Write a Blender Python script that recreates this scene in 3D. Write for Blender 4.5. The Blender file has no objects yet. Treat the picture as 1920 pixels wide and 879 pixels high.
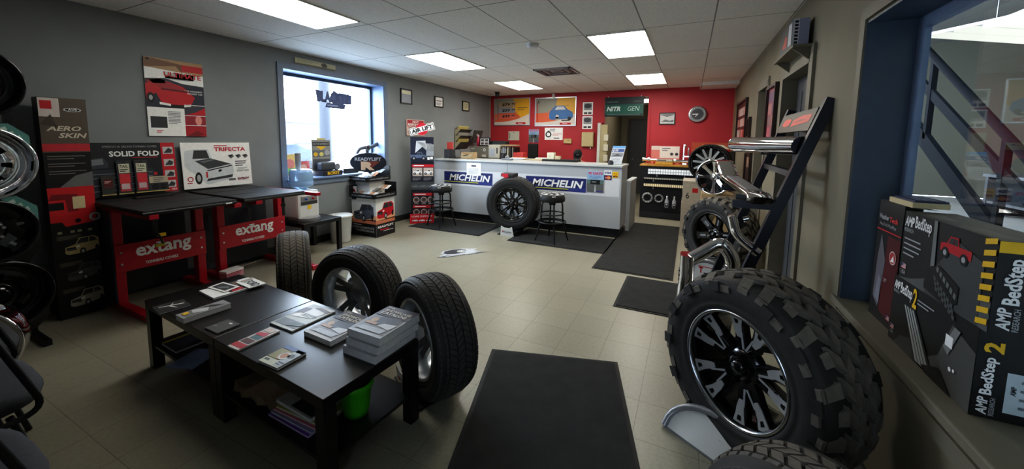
import bpy, bmesh, math, random
from mathutils import Vector, Matrix
random.seed(7)
SC=bpy.context.scene; COL=SC.collection
PI=math.pi
def sr(r,g,b):
    f=lambda c:(c/255/12.92 if c/255<=.04045 else ((c/255+.055)/1.055)**2.4)
    return (f(r),f(g),f(b))
# ------------------------------------------------------------------ materials
def newmat(n):
    m=bpy.data.materials.new(n); m.use_nodes=True; nt=m.node_tree
    b=nt.nodes['Principled BSDF']; return m,nt,b
def noise(nt,scale,detail=3,coord='Object'):
    tc=nt.nodes.new('ShaderNodeTexCoord'); n=nt.nodes.new('ShaderNodeTexNoise')
    n.inputs['Scale'].default_value=scale; n.inputs['Detail'].default_value=detail
    nt.links.new(tc.outputs[coord],n.inputs['Vector']); return n
def ramp(nt,src,c0,c1,p0=.3,p1=.7):
    r=nt.nodes.new('ShaderNodeValToRGB'); e=r.color_ramp.elements
    e[0].position=p0; e[1].position=p1; e[0].color=(*c0,1); e[1].color=(*c1,1)
    nt.links.new(src,r.inputs['Fac']); return r
def mk(n,c,rough=.5,metal=0,var=.12,scale=14,bump=0,bscale=60,coat=0,spec=None,emit=0):
    m,nt,b=newmat(n)
    c=sr(*c)
    lo=tuple(x*(1-var) for x in c); hi=tuple(min(1,x*(1+var)) for x in c)
    r=ramp(nt,noise(nt,scale).outputs['Fac'],lo,hi); nt.links.new(r.outputs['Color'],b.inputs['Base Color'])
    b.inputs['Roughness'].default_value=rough; b.inputs['Metallic'].default_value=metal
    if coat: b.inputs['Coat Weight'].default_value=coat; b.inputs['Coat Roughness'].default_value=.15
    if spec is not None: b.inputs['Specular IOR Level'].default_value=spec
    if bump:
        bp=nt.nodes.new('ShaderNodeBump'); bp.inputs['Strength'].default_value=bump; bp.inputs['Distance'].default_value=.004
        nt.links.new(noise(nt,bscale,4).outputs['Fac'],bp.inputs['Height']); nt.links.new(bp.outputs['Normal'],b.inputs['Normal'])
    if emit:
        nt.links.new(r.outputs['Color'],b.inputs['Emission Color']); b.inputs['Emission Strength'].default_value=emit
    return m
_mc={}
def K(r,g,b,rough=.45,metal=0,var=.05):
    k=(r,g,b,rough,metal)
    if k not in _mc: _mc[k]=mk('print_%d_%d_%d'%(r,g,b),(r,g,b),rough,metal,var,30)
    return _mc[k]
def emis(n,c,s):
    m,nt,b=newmat(n); e=nt.nodes.new('ShaderNodeEmission'); ns=noise(nt,3)
    r=ramp(nt,ns.outputs['Fac'],tuple(x*.97 for x in c),c); nt.links.new(r.outputs['Color'],e.inputs['Color'])
    e.inputs['Strength'].default_value=s
    nt.links.new(e.outputs[0],nt.nodes['Material Output'].inputs['Surface']); return m
def glassmat(n,tint=(1,1,1),refl=.08,rough=0):
    m,nt,b=newmat(n); t=nt.nodes.new('ShaderNodeBsdfTransparent'); g=nt.nodes.new('ShaderNodeBsdfGlossy'); mx=nt.nodes.new('ShaderNodeMixShader')
    t.inputs['Color'].default_value=(*tint,1); g.inputs['Roughness'].default_value=rough
    lw=nt.nodes.new('ShaderNodeLayerWeight'); lw.inputs['Blend'].default_value=.5
    pw=nt.nodes.new('ShaderNodeMath'); pw.operation='POWER'; pw.inputs[1].default_value=4; nt.links.new(lw.outputs['Facing'],pw.inputs[0])
    ma=nt.nodes.new('ShaderNodeMath'); ma.operation='MULTIPLY_ADD'; ma.inputs[1].default_value=.5; ma.inputs[2].default_value=.02; nt.links.new(pw.outputs[0],ma.inputs[0])
    nt.links.new(ma.outputs[0],mx.inputs[0]); nt.links.new(t.outputs[0],mx.inputs[1]); nt.links.new(g.outputs[0],mx.inputs[2])
    nt.links.new(mx.outputs[0],nt.nodes['Material Output'].inputs['Surface']); return m
def gridmat(n,c,line,sx,sy,ox,oy,w,var,rough,bump=0,big=.1,vscale=1.2,coat=0):
    m,nt,b=newmat(n); tc=nt.nodes.new('ShaderNodeTexCoord'); sp=nt.nodes.new('ShaderNodeSeparateXYZ')
    nt.links.new(tc.outputs['Object'],sp.inputs[0])
    def mth(op,a,bv=None,c2=None):
        q=nt.nodes.new('ShaderNodeMath'); q.operation=op
        for i,v in enumerate((a,bv,c2)):
            if v is None: continue
            if isinstance(v,(int,float)): q.inputs[i].default_value=v
            else: nt.links.new(v,q.inputs[i])
        return q.outputs[0]
    ms=[];cells=[]
    for ax,s,o in (('X',sx,ox),('Y',sy,oy)):
        u=mth('DIVIDE',mth('SUBTRACT',sp.outputs[ax],o),s); fl=mth('FLOOR',u); fr=mth('SUBTRACT',u,fl)
        d=mth('MULTIPLY',mth('MINIMUM',fr,mth('SUBTRACT',1.0,fr)),s); ms.append(mth('LESS_THAN',d,w)); cells.append(fl)
    ln=mth('MAXIMUM',ms[0],ms[1])
    cb=nt.nodes.new('ShaderNodeCombineXYZ'); nt.links.new(cells[0],cb.inputs[0]); nt.links.new(cells[1],cb.inputs[1])
    wn=nt.nodes.new('ShaderNodeTexWhiteNoise'); wn.noise_dimensions='3D'; nt.links.new(cb.outputs[0],wn.inputs['Vector'])
    c=sr(*c); lo=tuple(x*(1-var) for x in c); hi=tuple(x*(1+var) for x in c)
    r1=ramp(nt,wn.outputs['Value'],lo,hi,0,1)
    n2=noise(nt,vscale,4); r2=ramp(nt,n2.outputs['Fac'],(1-big,)*3,(1+0*big,)*3,.3,.65)
    mu=nt.nodes.new('ShaderNodeMix'); mu.data_type='RGBA'; mu.blend_type='MULTIPLY'; mu.inputs[0].default_value=1
    nt.links.new(r1.outputs[0],mu.inputs[6]); nt.links.new(r2.outputs[0],mu.inputs[7])
    n3=noise(nt,55,3); r3=ramp(nt,n3.outputs['Fac'],(.9,)*3,(1,)*3,.35,.6)
    mu2=nt.nodes.new('ShaderNodeMix'); mu2.data_type='RGBA'; mu2.blend_type='MULTIPLY'; mu2.inputs[0].default_value=1
    nt.links.new(mu.outputs[2],mu2.inputs[6]); nt.links.new(r3.outputs[0],mu2.inputs[7])
    mx=nt.nodes.new('ShaderNodeMix'); mx.data_type='RGBA'; nt.links.new(ln,mx.inputs[0]); nt.links.new(mu2.outputs[2],mx.inputs[6]); mx.inputs[7].default_value=(*sr(*line),1)
    nt.links.new(mx.outputs[2],b.inputs['Base Color']); b.inputs['Roughness'].default_value=rough
    if coat: b.inputs['Coat Weight'].default_value=coat; b.inputs['Coat Roughness'].default_value=.25
    return m
M={}
M['floor']=gridmat('vinyl_floor_tiles',(160,155,136),(116,111,95),.3048,.3048,-1.407,2.804,.0016,.035,.34,big=.12,vscale=.9)
M['ceil']=gridmat('ceiling_tiles',(238,236,228),(150,148,142),.6096,1.2192,-3.519,4.08,.006,.012,.9,big=.03)
M['wallgrey']=mk('grey_wall_paint',(134,138,140),.75,var=.05,scale=3,bump=.05,bscale=120)
M['walltaupe']=mk('taupe_wall_paint',(125,117,98),.7,var=.06,scale=2.5,bump=.05,bscale=120)
M['red']=mk('red_wall_paint',(176,46,54),.6,var=.05,scale=3,bump=.04,bscale=120)
M['trim']=mk('blue_grey_trim_paint',(112,124,142),.45,var=.06)
M['jamb']=mk('slate_blue_frame_paint',(64,77,94),.45,var=.06)
M['jamblt']=mk('light_blue_frame_paint',(118,136,166),.45,var=.06)
M['doorpaint']=mk('dark_grey_door_paint',(74,76,80),.5,var=.05)
M['taupetrim']=mk('taupe_trim_paint',(118,112,96),.55,var=.05)
M['white']=mk('white_paint',(225,225,222),.5,var=.03)
M['whitegloss']=mk('white_plastic',(215,216,214),.3,var=.03)
M['black']=mk('black_plastic',(22,22,24),.45,var=.1)
M['blackmatte']=mk('black_vinyl',(26,27,28),.6,var=.12,bump=.15,bscale=200)
M['lack']=mk('black_brown_lacquer',(21,19,19),.3,var=.12,scale=6)
M['blackmetal']=mk('black_powdercoat',(18,19,22),.38,var=.1)
M['navymetal']=mk('blueblack_powdercoat',(20,26,40),.4,var=.1)
M['redmetal']=mk('red_powdercoat',(176,22,42),.38,var=.06)
M['chrome']=mk('chrome',(225,225,228),.06,1,var=.02)
M['alu']=mk('silver_alloy',(206,210,214),.32,1,var=.04)
M['alud']=mk('machined_alloy',(185,188,192),.2,1,var=.04)
M['silver']=mk('silver_plastic',(150,152,155),.35,.4,var=.05)
M['gblack']=mk('gloss_black_paint',(10,10,12),.18,0,var=.1,coat=.5)
M['tread2']=mk('black_tread_rubber',(66,65,63),.66,var=.15,scale=30)
M['rubber']=mk('tyre_rubber',(36,36,37),.62,var=.15,scale=25,bump=.1,bscale=150)
M['tread']=mk('dusty_tread_rubber',(104,98,89),.75,var=.18,scale=30,bump=.15,bscale=120)
M['rubber2']=mk('dusty_tyre_rubber',(46,45,43),.68,var=.15,scale=25,bump=.1,bscale=150)
M['mat']=mk('charcoal_mat_pile',(42,42,41),.95,var=.2,scale=9,bump=.5,bscale=320)
M['matedge']=mk('mat_rubber_edge',(26,26,26),.7,var=.1)
M['counter']=mk('grey_laminate',(178,182,186),.4,var=.03,scale=2)
M['countertop']=mk('pale_laminate_top',(196,199,200),.35,var=.03)
M['paper']=mk('white_paper',(228,228,224),.6,var=.03)
M['paperedge']=mk('book_page_edges',(232,232,232),.7,var=.06,scale=40)
M['cardboard']=mk('cardboard',(176,150,112),.8,var=.08)
M['whitebox']=mk('white_carton',(190,182,168),.75,var=.06)
M['upholst']=mk('dark_grey_upholstery',(62,64,68),.9,var=.12,scale=60,bump=.3,bscale=300)
M['wood']=mk('honey_wood_edge',(176,128,52),.5,var=.15,scale=8)
M['rail']=mk('dark_rail_paint',(15,16,18),.9,spec=.05)
M['skin']=mk('skin',(190,140,115),.55,var=.05)
M['clothblack']=mk('black_cloth',(24,23,26),.9,var=.15,bump=.2,bscale=200)
M['jeans']=mk('denim',(50,60,90),.9,var=.15)
M['wallblock']=gridmat('block_wall',(118,117,100),(86,86,74),.4,.2,0,0,.006,.04,.85)
M['concrete']=mk('concrete_floor',(120,118,112),.7,var=.12,scale=2)
M['asphalt']=mk('bright_asphalt',(150,150,150),.9,var=.1,scale=.6)
M['glass']=glassmat('clear_glass',(.93,.97,1.0))
M['plastic_clear']=glassmat('clear_plastic',(.97,.99,1))
M['water']=mk('blue_water_bottle',(176,214,248),.25,var=.08,scale=6,coat=.6)
M['water'].node_tree.nodes['Principled BSDF'].inputs['Transmission Weight'].default_value=.45
M['diff']=emis('lit_diffuser',(1,.97,.88),10)
M['diffw']=emis('workshop_tube_light',(1,.97,.84),.72)
M['diff2']=emis('lit_diffuser_dim',(1,.97,.88),5.5)
M['hallglow']=emis('hall_lamp',(1,.95,.85),14)
M['glassdark']=glassmat('tinted_door_glass',(.36,.38,.4))
M['mach']=mk('machined_spoke_face',(196,198,200),.32,.55,var=.04)
# ------------------------------------------------------------------ geometry
_tc={}
def textgeo(s,bold,shear):
    k=(s,bold,shear)
    if k in _tc: return _tc[k]
    cu=bpy.data.curves.new('t','FONT'); cu.body=s; cu.size=1; cu.resolution_u=2; cu.offset=bold; cu.shear=shear; cu.fill_mode='FRONT'
    o=bpy.data.objects.new('t',cu); COL.objects.link(o)
    dg=bpy.context.evaluated_depsgraph_get(); dg.update()
    me=bpy.data.meshes.new_from_object(o.evaluated_get(dg))
    v=[(p.co.x,p.co.y) for p in me.vertices]; f=[tuple(p.vertices) for p in me.polygons]
    x0=min(p[0] for p in v); x1=max(p[0] for p in v); y0=min(p[1] for p in v); y1=max(p[1] for p in v)
    v=[((p[0]-x0)/(x1-x0),(p[1]-y0)/(y1-y0)) for p in v]
    bpy.data.objects.remove(o); bpy.data.curves.remove(cu); bpy.data.meshes.remove(me)
    _tc[k]=(v,f,(x1-x0)/(y1-y0)); return _tc[k]
def frame(o,ux,uy):
    ux=Vector(ux).normalized(); uy=Vector(uy).normalized(); n=ux.cross(uy)
    m=Matrix.Identity(4)
    for i in range(3): m[i][0]=ux[i]; m[i][1]=uy[i]; m[i][2]=n[i]; m[i][3]=o[i]
    return m
LW=lambda y,z,x=-4.72: frame((x,y,z),(0,1,0),(0,0,1))   # facing +x
BW=lambda x,z,y=8.75: frame((x,y,z),(1,0,0),(0,0,1))    # facing -y
RW=lambda y,z,x=.76: frame((x,y,z),(0,-1,0),(0,0,1))    # facing -x
def rot(ax,a): return Matrix.Rotation(a,4,ax)
def tr(x,y,z): return Matrix.Translation((x,y,z))
class MB:
    def __init__(s,T=None): s.v=[];s.f=[];s.mi=[];s.sm=[];s.mats=[];s.T=T or Matrix.Identity(4)
    def add(s,vs,fs,m,smooth=False):
        if m not in s.mats: s.mats.append(m)
        i=s.mats.index(m); n=len(s.v)
        s.v+=[tuple(s.T@Vector(p)) for p in vs]
        for f in fs: s.f.append(tuple(n+q for q in f)); s.mi.append(i); s.sm.append(smooth)
        return s
    def box(s,x0,x1,y0,y1,z0,z1,m,b=0,T=None):
        old=s.T
        if T is not None: s.T=s.T@T
        if b:
            bm=bmesh.new(); bmesh.ops.create_cube(bm,size=1)
            bmesh.ops.scale(bm,vec=(x1-x0,y1-y0,z1-z0),verts=bm.verts); bmesh.ops.translate(bm,vec=((x0+x1)/2,(y0+y1)/2,(z0+z1)/2),verts=bm.verts)
            bmesh.ops.bevel(bm,geom=list(bm.edges)+list(bm.verts),offset=b,segments=2,affect='EDGES',profile=.6)
            bm.verts.index_update(); s.add([v.co[:] for v in bm.verts],[tuple(v.index for v in f.verts) for f in bm.faces],m); bm.free()
        else:
            s.add([(x,y,z) for z in (z0,z1) for y in (y0,y1) for x in (x0,x1)],[(0,2,3,1),(4,5,7,6),(0,1,5,4),(2,6,7,3),(0,4,6,2),(1,3,7,5)],m)
        s.T=old; return s
    def loft(s,rings,m,smooth=True,caps=True,closed=False):
        n=len(rings[0]); vs=[p for r in rings for p in r]; fs=[]
        R=len(rings)
        for i in range(R if closed else R-1):
            a=i*n; b=((i+1)%R)*n
            for j in range(n): fs.append((a+j,a+(j+1)%n,b+(j+1)%n,b+j))
        s.add(vs,fs,m,smooth)
        if caps and not closed: s.add(rings[0],[tuple(range(n))[::-1]],m); s.add(rings[-1],[tuple(range(n))],m)
        return s
    def tube(s,pts,r,m,n=10,closed=False,caps=True,sq=None):
        P=[Vector(p) for p in pts]; rings=[]; N=len(P); up=None
        for i,p in enumerate(P):
            if closed: d=(P[(i+1)%N]-P[i-1])
            else: d=(P[min(i+1,N-1)]-P[max(i-1,0)])
            d.normalize()
            if up is None: up=Vector((0,0,1)) if abs(d.z)<.9 else Vector((1,0,0))
            u=(up-d*up.dot(d)).normalized(); w=d.cross(u); up=u
            rr=r[i] if isinstance(r,(list,tuple)) else r
            if sq: a,b=sq; ring=[p+u*a*i1+w*b*j1 for i1,j1 in ((1,1),(-1,1),(-1,-1),(1,-1))]
            else: ring=[p+(u*math.cos(t)+w*math.sin(t))*rr for t in [2*PI*k/n for k in range(n)]]
            rings.append([tuple(q) for q in ring])
        return s.loft(rings,m,not sq,caps,closed)
    def cyl(s,p0,p1,r,m,n=20,r1=None): return s.tube([p0,p1],[r,r if r1 is None else r1],m,n)
    def lathe(s,prof,m,n=40,ax='Z',smooth=True,closed=False,a0=0,a1=2*PI):
        full=abs(a1-a0-2*PI)<1e-6; k=n if full else n+1
        def pt(r,h,a):
            c,q=r*math.cos(a),r*math.sin(a)
            return (c,q,h) if ax=='Z' else ((c,h,q) if ax=='Y' else (h,c,q))
        A=[a0+(a1-a0)*j/n for j in range(k)]
        vs=[pt(r,h,a) for r,h in prof for a in A]; fs=[]
        P=len(prof)
        for i in range(P if closed else P-1):
            i2=(i+1)%P
            for j in range(n):
                j2=(j+1)%k
                q=(i*k+j,i*k+j2,i2*k+j2,i2*k+j); fs.append(q if ax!='Y' else q[::-1])
        return s.add(vs,fs,m,smooth)
    def disc(s,cx,cy,r,m,l=0,n=28,rx=None):
        z=l*.0008; return s.add([(cx+(rx or r)*math.cos(2*PI*i/n),cy+r*math.sin(2*PI*i/n),z) for i in range(n)],[tuple(range(n))],m)
    def ring(s,cx,cy,r0,r1,m,l=0,n=36):
        z=l*.0008; vs=[(cx+r*math.cos(2*PI*i/n),cy+r*math.sin(2*PI*i/n),z) for r in (r0,r1) for i in range(n)]
        return s.add(vs,[(i,n+i,n+(i+1)%n,(i+1)%n) for i in range(n)],m)
    def poly(s,pts,m,l=0): return s.add([(x,y,l*.0008) for x,y in pts],[tuple(range(len(pts)))],m)
    def rect(s,x0,y0,x1,y1,m,l=0): return s.poly([(x0,y0),(x1,y0),(x1,y1),(x0,y1)],m,l)
    def slab(s,x0,y0,x1,y1,m,t=.006): return s.box(x0,x1,y0,y1,-t,0,m)
    def prism(s,pts,z0,z1,m):
        n=len(pts); s.add([(x,y,z) for z in (z0,z1) for x,y in pts],[tuple(range(n))[::-1],tuple(range(n,2*n))]+[(i,(i+1)%n,n+(i+1)%n,n+i) for i in range(n)],m); return s
    def text(s,t,x0,y0,x1,y1,m,l=2,bold=.02,shear=0,quad=None):
        v,f,_=textgeo(t,bold,shear)
        if quad:
            (ax,ay),(bx,by),(cx,cy),(dx,dy)=quad
            P=[(ax*(1-u)*(1-w)+bx*u*(1-w)+cx*u*w+dx*(1-u)*w, ay*(1-u)*(1-w)+by*u*(1-w)+cy*u*w+dy*(1-u)*w) for u,w in v]
        else: P=[(x0+(x1-x0)*u,y0+(y1-y0)*w) for u,w in v]
        s.add([(x,y,l*.0008) for x,y in P],f,m); return s
    def lines(s,x0,y0,x1,y1,n,m,l=2,fill=.45):
        rnd=random.Random(n*7+int(x0*1000)); h=(y1-y0)/n
        for i in range(n):
            e=x1-(x1-x0)*(.35 if i==n-1 else .12*rnd.random()); y=y1-h*(i+.5); s.rect(x0,y-h*fill/2,e,y+h*fill/2,m,l)
        return s
    def build(s,name,parent=None,loc=None,rz=0,flip=False):
        me=bpy.data.meshes.new(name); me.from_pydata(s.v,[],s.f); me.update()
        for m in s.mats: me.materials.append(m)
        me.polygons.foreach_set('material_index',s.mi); me.polygons.foreach_set('use_smooth',s.sm); me.update()
        o=bpy.data.objects.new(name,me); COL.objects.link(o)
        if parent: o.parent=parent
        if loc: o.location=loc
        if rz: o.rotation_euler.z=rz
        return o
def rnd_path(P,rad,seg=5,closed=False):
    P=[Vector(p) for p in P]; out=[]; N=len(P)
    for i,p in enumerate(P):
        if not closed and i in (0,N-1): out.append(p); continue
        a=P[i-1]-p; b=P[(i+1)%N]-p; r=min(rad,a.length*.49,b.length*.49)
        A=p+a.normalized()*r; B=p+b.normalized()*r
        for k in range(seg+1):
            t=k/seg; out.append(A*(1-t)**2+p*2*t*(1-t)+B*t*t)
    return [tuple(q) for q in out]
def tag(o,label,cat,group=None,kind=None):
    o['label']=label; o['category']=cat
    if group: o['group']=group
    if kind: o['kind']=kind
    return o
def thing(name,label,cat,loc=(0,0,0),rz=0,group=None,R=None):
    o=bpy.data.objects.new(name,None); COL.objects.link(o); o.empty_display_size=.1; o.location=loc
    if R is not None: o.matrix_world=tr(*loc)@R
    else: o.rotation_euler=(0,0,rz)
    return tag(o,label,cat,group)
def struct(name,mb,**k):
    o=mb.build(name,**k); o['kind']='structure'; return o
def dup(root,loc,rz,label,group=None):
    r=root.copy(); COL.objects.link(r); r.location=loc; r.rotation_euler=(0,0,rz); r['label']=label
    if group: r['group']=group
    for ch in list(root.children):
        c=ch.copy(); COL.objects.link(c); c.parent=r
        for g in ch.children: d=g.copy(); COL.objects.link(d); d.parent=c
    return r
BK=K(18,18,20); WH=K(240,240,238); RD=K(190,26,40); GY=K(110,112,115); DG=K(52,54,58); LG=K(168,170,172); YL=K(235,190,40); BL=K(30,48,120); NV=K(22,28,52)
# vehicle pictures (flat print) ---------------------------------------------------
def pick_side(g,x,y,w,h,c,l=2,flip=False,cap=False):
    X=lambda u:(x+w*(1-u) if flip else x+w*u); q=lambda P,m,l: g.poly([(X(a),y+h*b) for a,b in (P if not flip else P[::-1])],m,l)
    body=[(0,.28),(.02,.6),(.22,.66),(.32,.97),(.58,1),(.62,.66),(1,.66),(1,.28)]
    if cap: body=[(0,.28),(.02,.6),(.22,.66),(.32,.97),(1,1),(1,.28)]
    q(body,c,l); q([(.27,.67),(.35,.92),(.45,.93),(.45,.67)],DG,l+1); q([(.47,.67),(.47,.93),(.56,.93),(.59,.67)],DG,l+1)
    for u in (.2,.8): g.disc(X(u),y+h*.24,h*.24,BK,l+1,16); g.disc(X(u),y+h*.24,h*.12,LG,l+2,12)
def pick_rear(g,x,y,w,h,c,cov,l=2):
    q=lambda P,m,k=0: g.poly([(x+w*a,y+h*b) for a,b in P],m,l+k)
    q([(.0,.55),(.02,.95),(.2,1),(.48,1),(.55,.72),(.98,.55),(1,.35),(.95,.12),(.42,.0),(.3,.15),(.2,.3),(.08,.42)],c)
    q([(.16,.74),(.2,.97),(.45,.97),(.5,.74)],DG,1)
    q([(.2,.68),(.52,.74),(.95,.56),(.45,.44)],cov,1); q([(.3,.66),(.55,.71),(.6,.69),(.36,.62)],GY,2)
    q([(.44,.14),(.44,.42),(.96,.53),(.95,.26)],c,1); q([(.43,.38),(.43,.41),(.96,.53),(.96,.5)],BK,2); q([(.4,.1),(.43,.17),(.97,.25),(.95,.17)],K(60,62,66),2)
    q([(.4,.2),(.4,.36),(.435,.37),(.435,.2)],RD,2); q([(.66,.34),(.66,.4),(.73,.42),(.73,.36)],BK,2)
    for a,b,r in ((.25,.2,.12),): g.disc(x+w*a,y+h*b,h*r*1.4,BK,l+1,18,rx=w*.07); g.disc(x+w*a,y+h*b,h*r*.8,LG,l+2,14,rx=w*.04)
def suv_front(g,x,y,w,h,c,l=2):
    q=lambda P,m,k=0: g.poly([(x+w*a,y+h*b) for a,b in P],m,l+k)
    q([(0,.15),(.02,.5),(.3,.62),(.42,.98),(.85,1),(.98,.85),(1,.3),(.9,.2),(.45,.05),(.1,.05)],c)
    q([(.33,.63),(.45,.93),(.68,.95),(.68,.66)],DG,1); q([(.71,.66),(.71,.94),(.84,.94),(.94,.7)],DG,1)
    q([(.04,.3),(.05,.46),(.3,.46),(.32,.26)],BK,1); q([(.06,.34),(.06,.36),(.3,.34),(.3,.32)],LG,2)
    q([(.31,.42),(.33,.52),(.43,.54),(.4,.42)],WH,2)
    g.disc(x+w*.5,y+h*.16,h*.2,BK,l+1,18,rx=w*.09); g.disc(x+w*.5,y+h*.16,h*.11,LG,l+2,14,rx=w*.05)
    g.disc(x+w*.92,y+h*.26,h*.17,BK,l+1,18,rx=w*.055)
SKY=15.0; EXPO=0.57
# ------------------------------------------------------------------ tyres and wheels (axis = local Y, outer face toward -Y)
def tyre(parent,R,W,rr,style,mat,part='tire'):
    mb=MB(tr(0,0,R)); tm=M['tread'] if mat.name.startswith('dusty') else M['tread2']; d={'mud':.024,'at':.012,'hwy':.010}[style]; dr=R-rr
    hs=[(rr,-.40),(rr+.006,-.44),(rr+.02,-.465),(rr+.035,-.475),(rr+.04,-.467),(rr+.3*dr,-.492),(rr+.5*dr,-.5),(rr+.72*dr,-.49),(R-.035,-.465),(R-d-.006,-.42),(R-d,-.36),(R-d,-.1)]
    prof=[(r,y*W) for r,y in hs]+[(r,-y*W) for r,y in hs[::-1]]
    mb.lathe(prof,mat,72,'Y',True,True)
    def top(y): return R-.028*abs(2*y)**3.2
    def block(y0,y1,a0,a1,sk,rb=None,drop=0,bt=0):
        vs=[]
        for yy,dd in ((y0,drop if y0<0 and abs(y0)>.42 else 0),(y1,drop if y1>0 and abs(y1)>.42 else 0)):
            for a in (a0,a1):
                aa=a+sk*yy
                for rad,ins in ((top(yy)-dd,bt),(R-d-.014-dd*1.6,0)):
                    a2=aa+(ins if a==a0 else -ins)
                    vs.append((rad*math.sin(a2),yy*W,rad*math.cos(a2)))
        # order: y0a0top,y0a0bot,y0a1top,y0a1bot,y1...
        mb.add(vs,[(0,2,6,4),(0,1,3,2),(4,6,7,5),(0,4,5,1),(2,3,7,6)],tm)
    if style=='hwy':
        N=66; rows=[(-.47,-.295,.0,.25),(-.265,-.105,.3,.5),(-.08,.08,.1,-.5),(.105,.265,.3,.5),(.295,.47,0,.25)]
        for y0,y1,ph,sk in rows:
            for i in range(N):
                a=2*PI*(i+ph)/N; block(y0,y1,a,a+2*PI/N*.86,sk)
    elif style=='at':
        N=44; rows=[(-.5,-.29,0,.35),(-.26,-.1,.5,-.5),(-.075,.075,.2,.6),(.1,.26,.6,-.5),(.29,.5,.1,.35)]
        for y0,y1,ph,sk in rows:
            for i in range(N):
                a=2*PI*(i+ph)/N; block(y0,y1,a,a+2*PI/N*.8,sk,drop=.012 if abs(y0+y1)>.6 else 0,bt=.004)
    else:
        N=27
        for i in range(N):
            s=2*PI/N; e=i%2
            for sg in (1,-1):
                ph=0 if sg>0 else .5
                a=s*(i+ph); o=.03 if e else 0
                y=lambda p,q:(p,q) if sg>0 else (-q,-p)
                block(*y(.305-o*.8,.5+.012*e),a,a+s*.6,.28*sg,drop=.03 if e else .014,bt=.010)
                block(*y(.155,.272-o*.5),a+s*.12,a+s*.78,-.8*sg,bt=.012)
                block(*y(.018,.128),a+s*.47,a+s*1.14,.9*sg,bt=.012)
                # sidewall biters
                if e: 
                    vs=[]
                    for r0,yy in ((R-.04,.497),(R-.085,.505)):
                        for q in (a+s*.05,a+s*.62):
                            for off in (0,.012): vs.append((r0*math.sin(q),sg*(yy*W+off),r0*math.cos(q)))
                    mb.add(vs,[(1,3,7,5),(0,1,5,4),(2,6,7,3),(0,2,3,1),(4,5,7,6)],mat)
    return mb.build(part,parent)
def spoke(mb,ang,secs,th,m,mtop=None,ins=.82):
    ca,sa=math.cos(ang),math.sin(ang)
    P=lambda r,t,y:(r*sa+t*ca,y,r*ca-t*sa)
    rings=[]
    for q in secs:
        r,w,y=q[:3]; o=q[3] if len(q)>3 else 0
        rings.append([P(r,o-w,y),P(r,o+w,y),P(r,o+w*1.05,y+th),P(r,o-w*1.05,y+th)])
    mb.loft(rings,m,False)
    if mtop:
        for a,b in zip(secs[:-1],secs[1:]):
            oa=a[3] if len(a)>3 else 0; ob=b[3] if len(b)>3 else 0
            mb.add([P(a[0],oa-a[1]*ins,a[2]-.0012),P(a[0],oa+a[1]*ins,a[2]-.0012),P(b[0],ob+b[1]*ins,b[2]-.0012),P(b[0],ob-b[1]*ins,b[2]-.0012)],[(0,1,2,3)],mtop)
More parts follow.
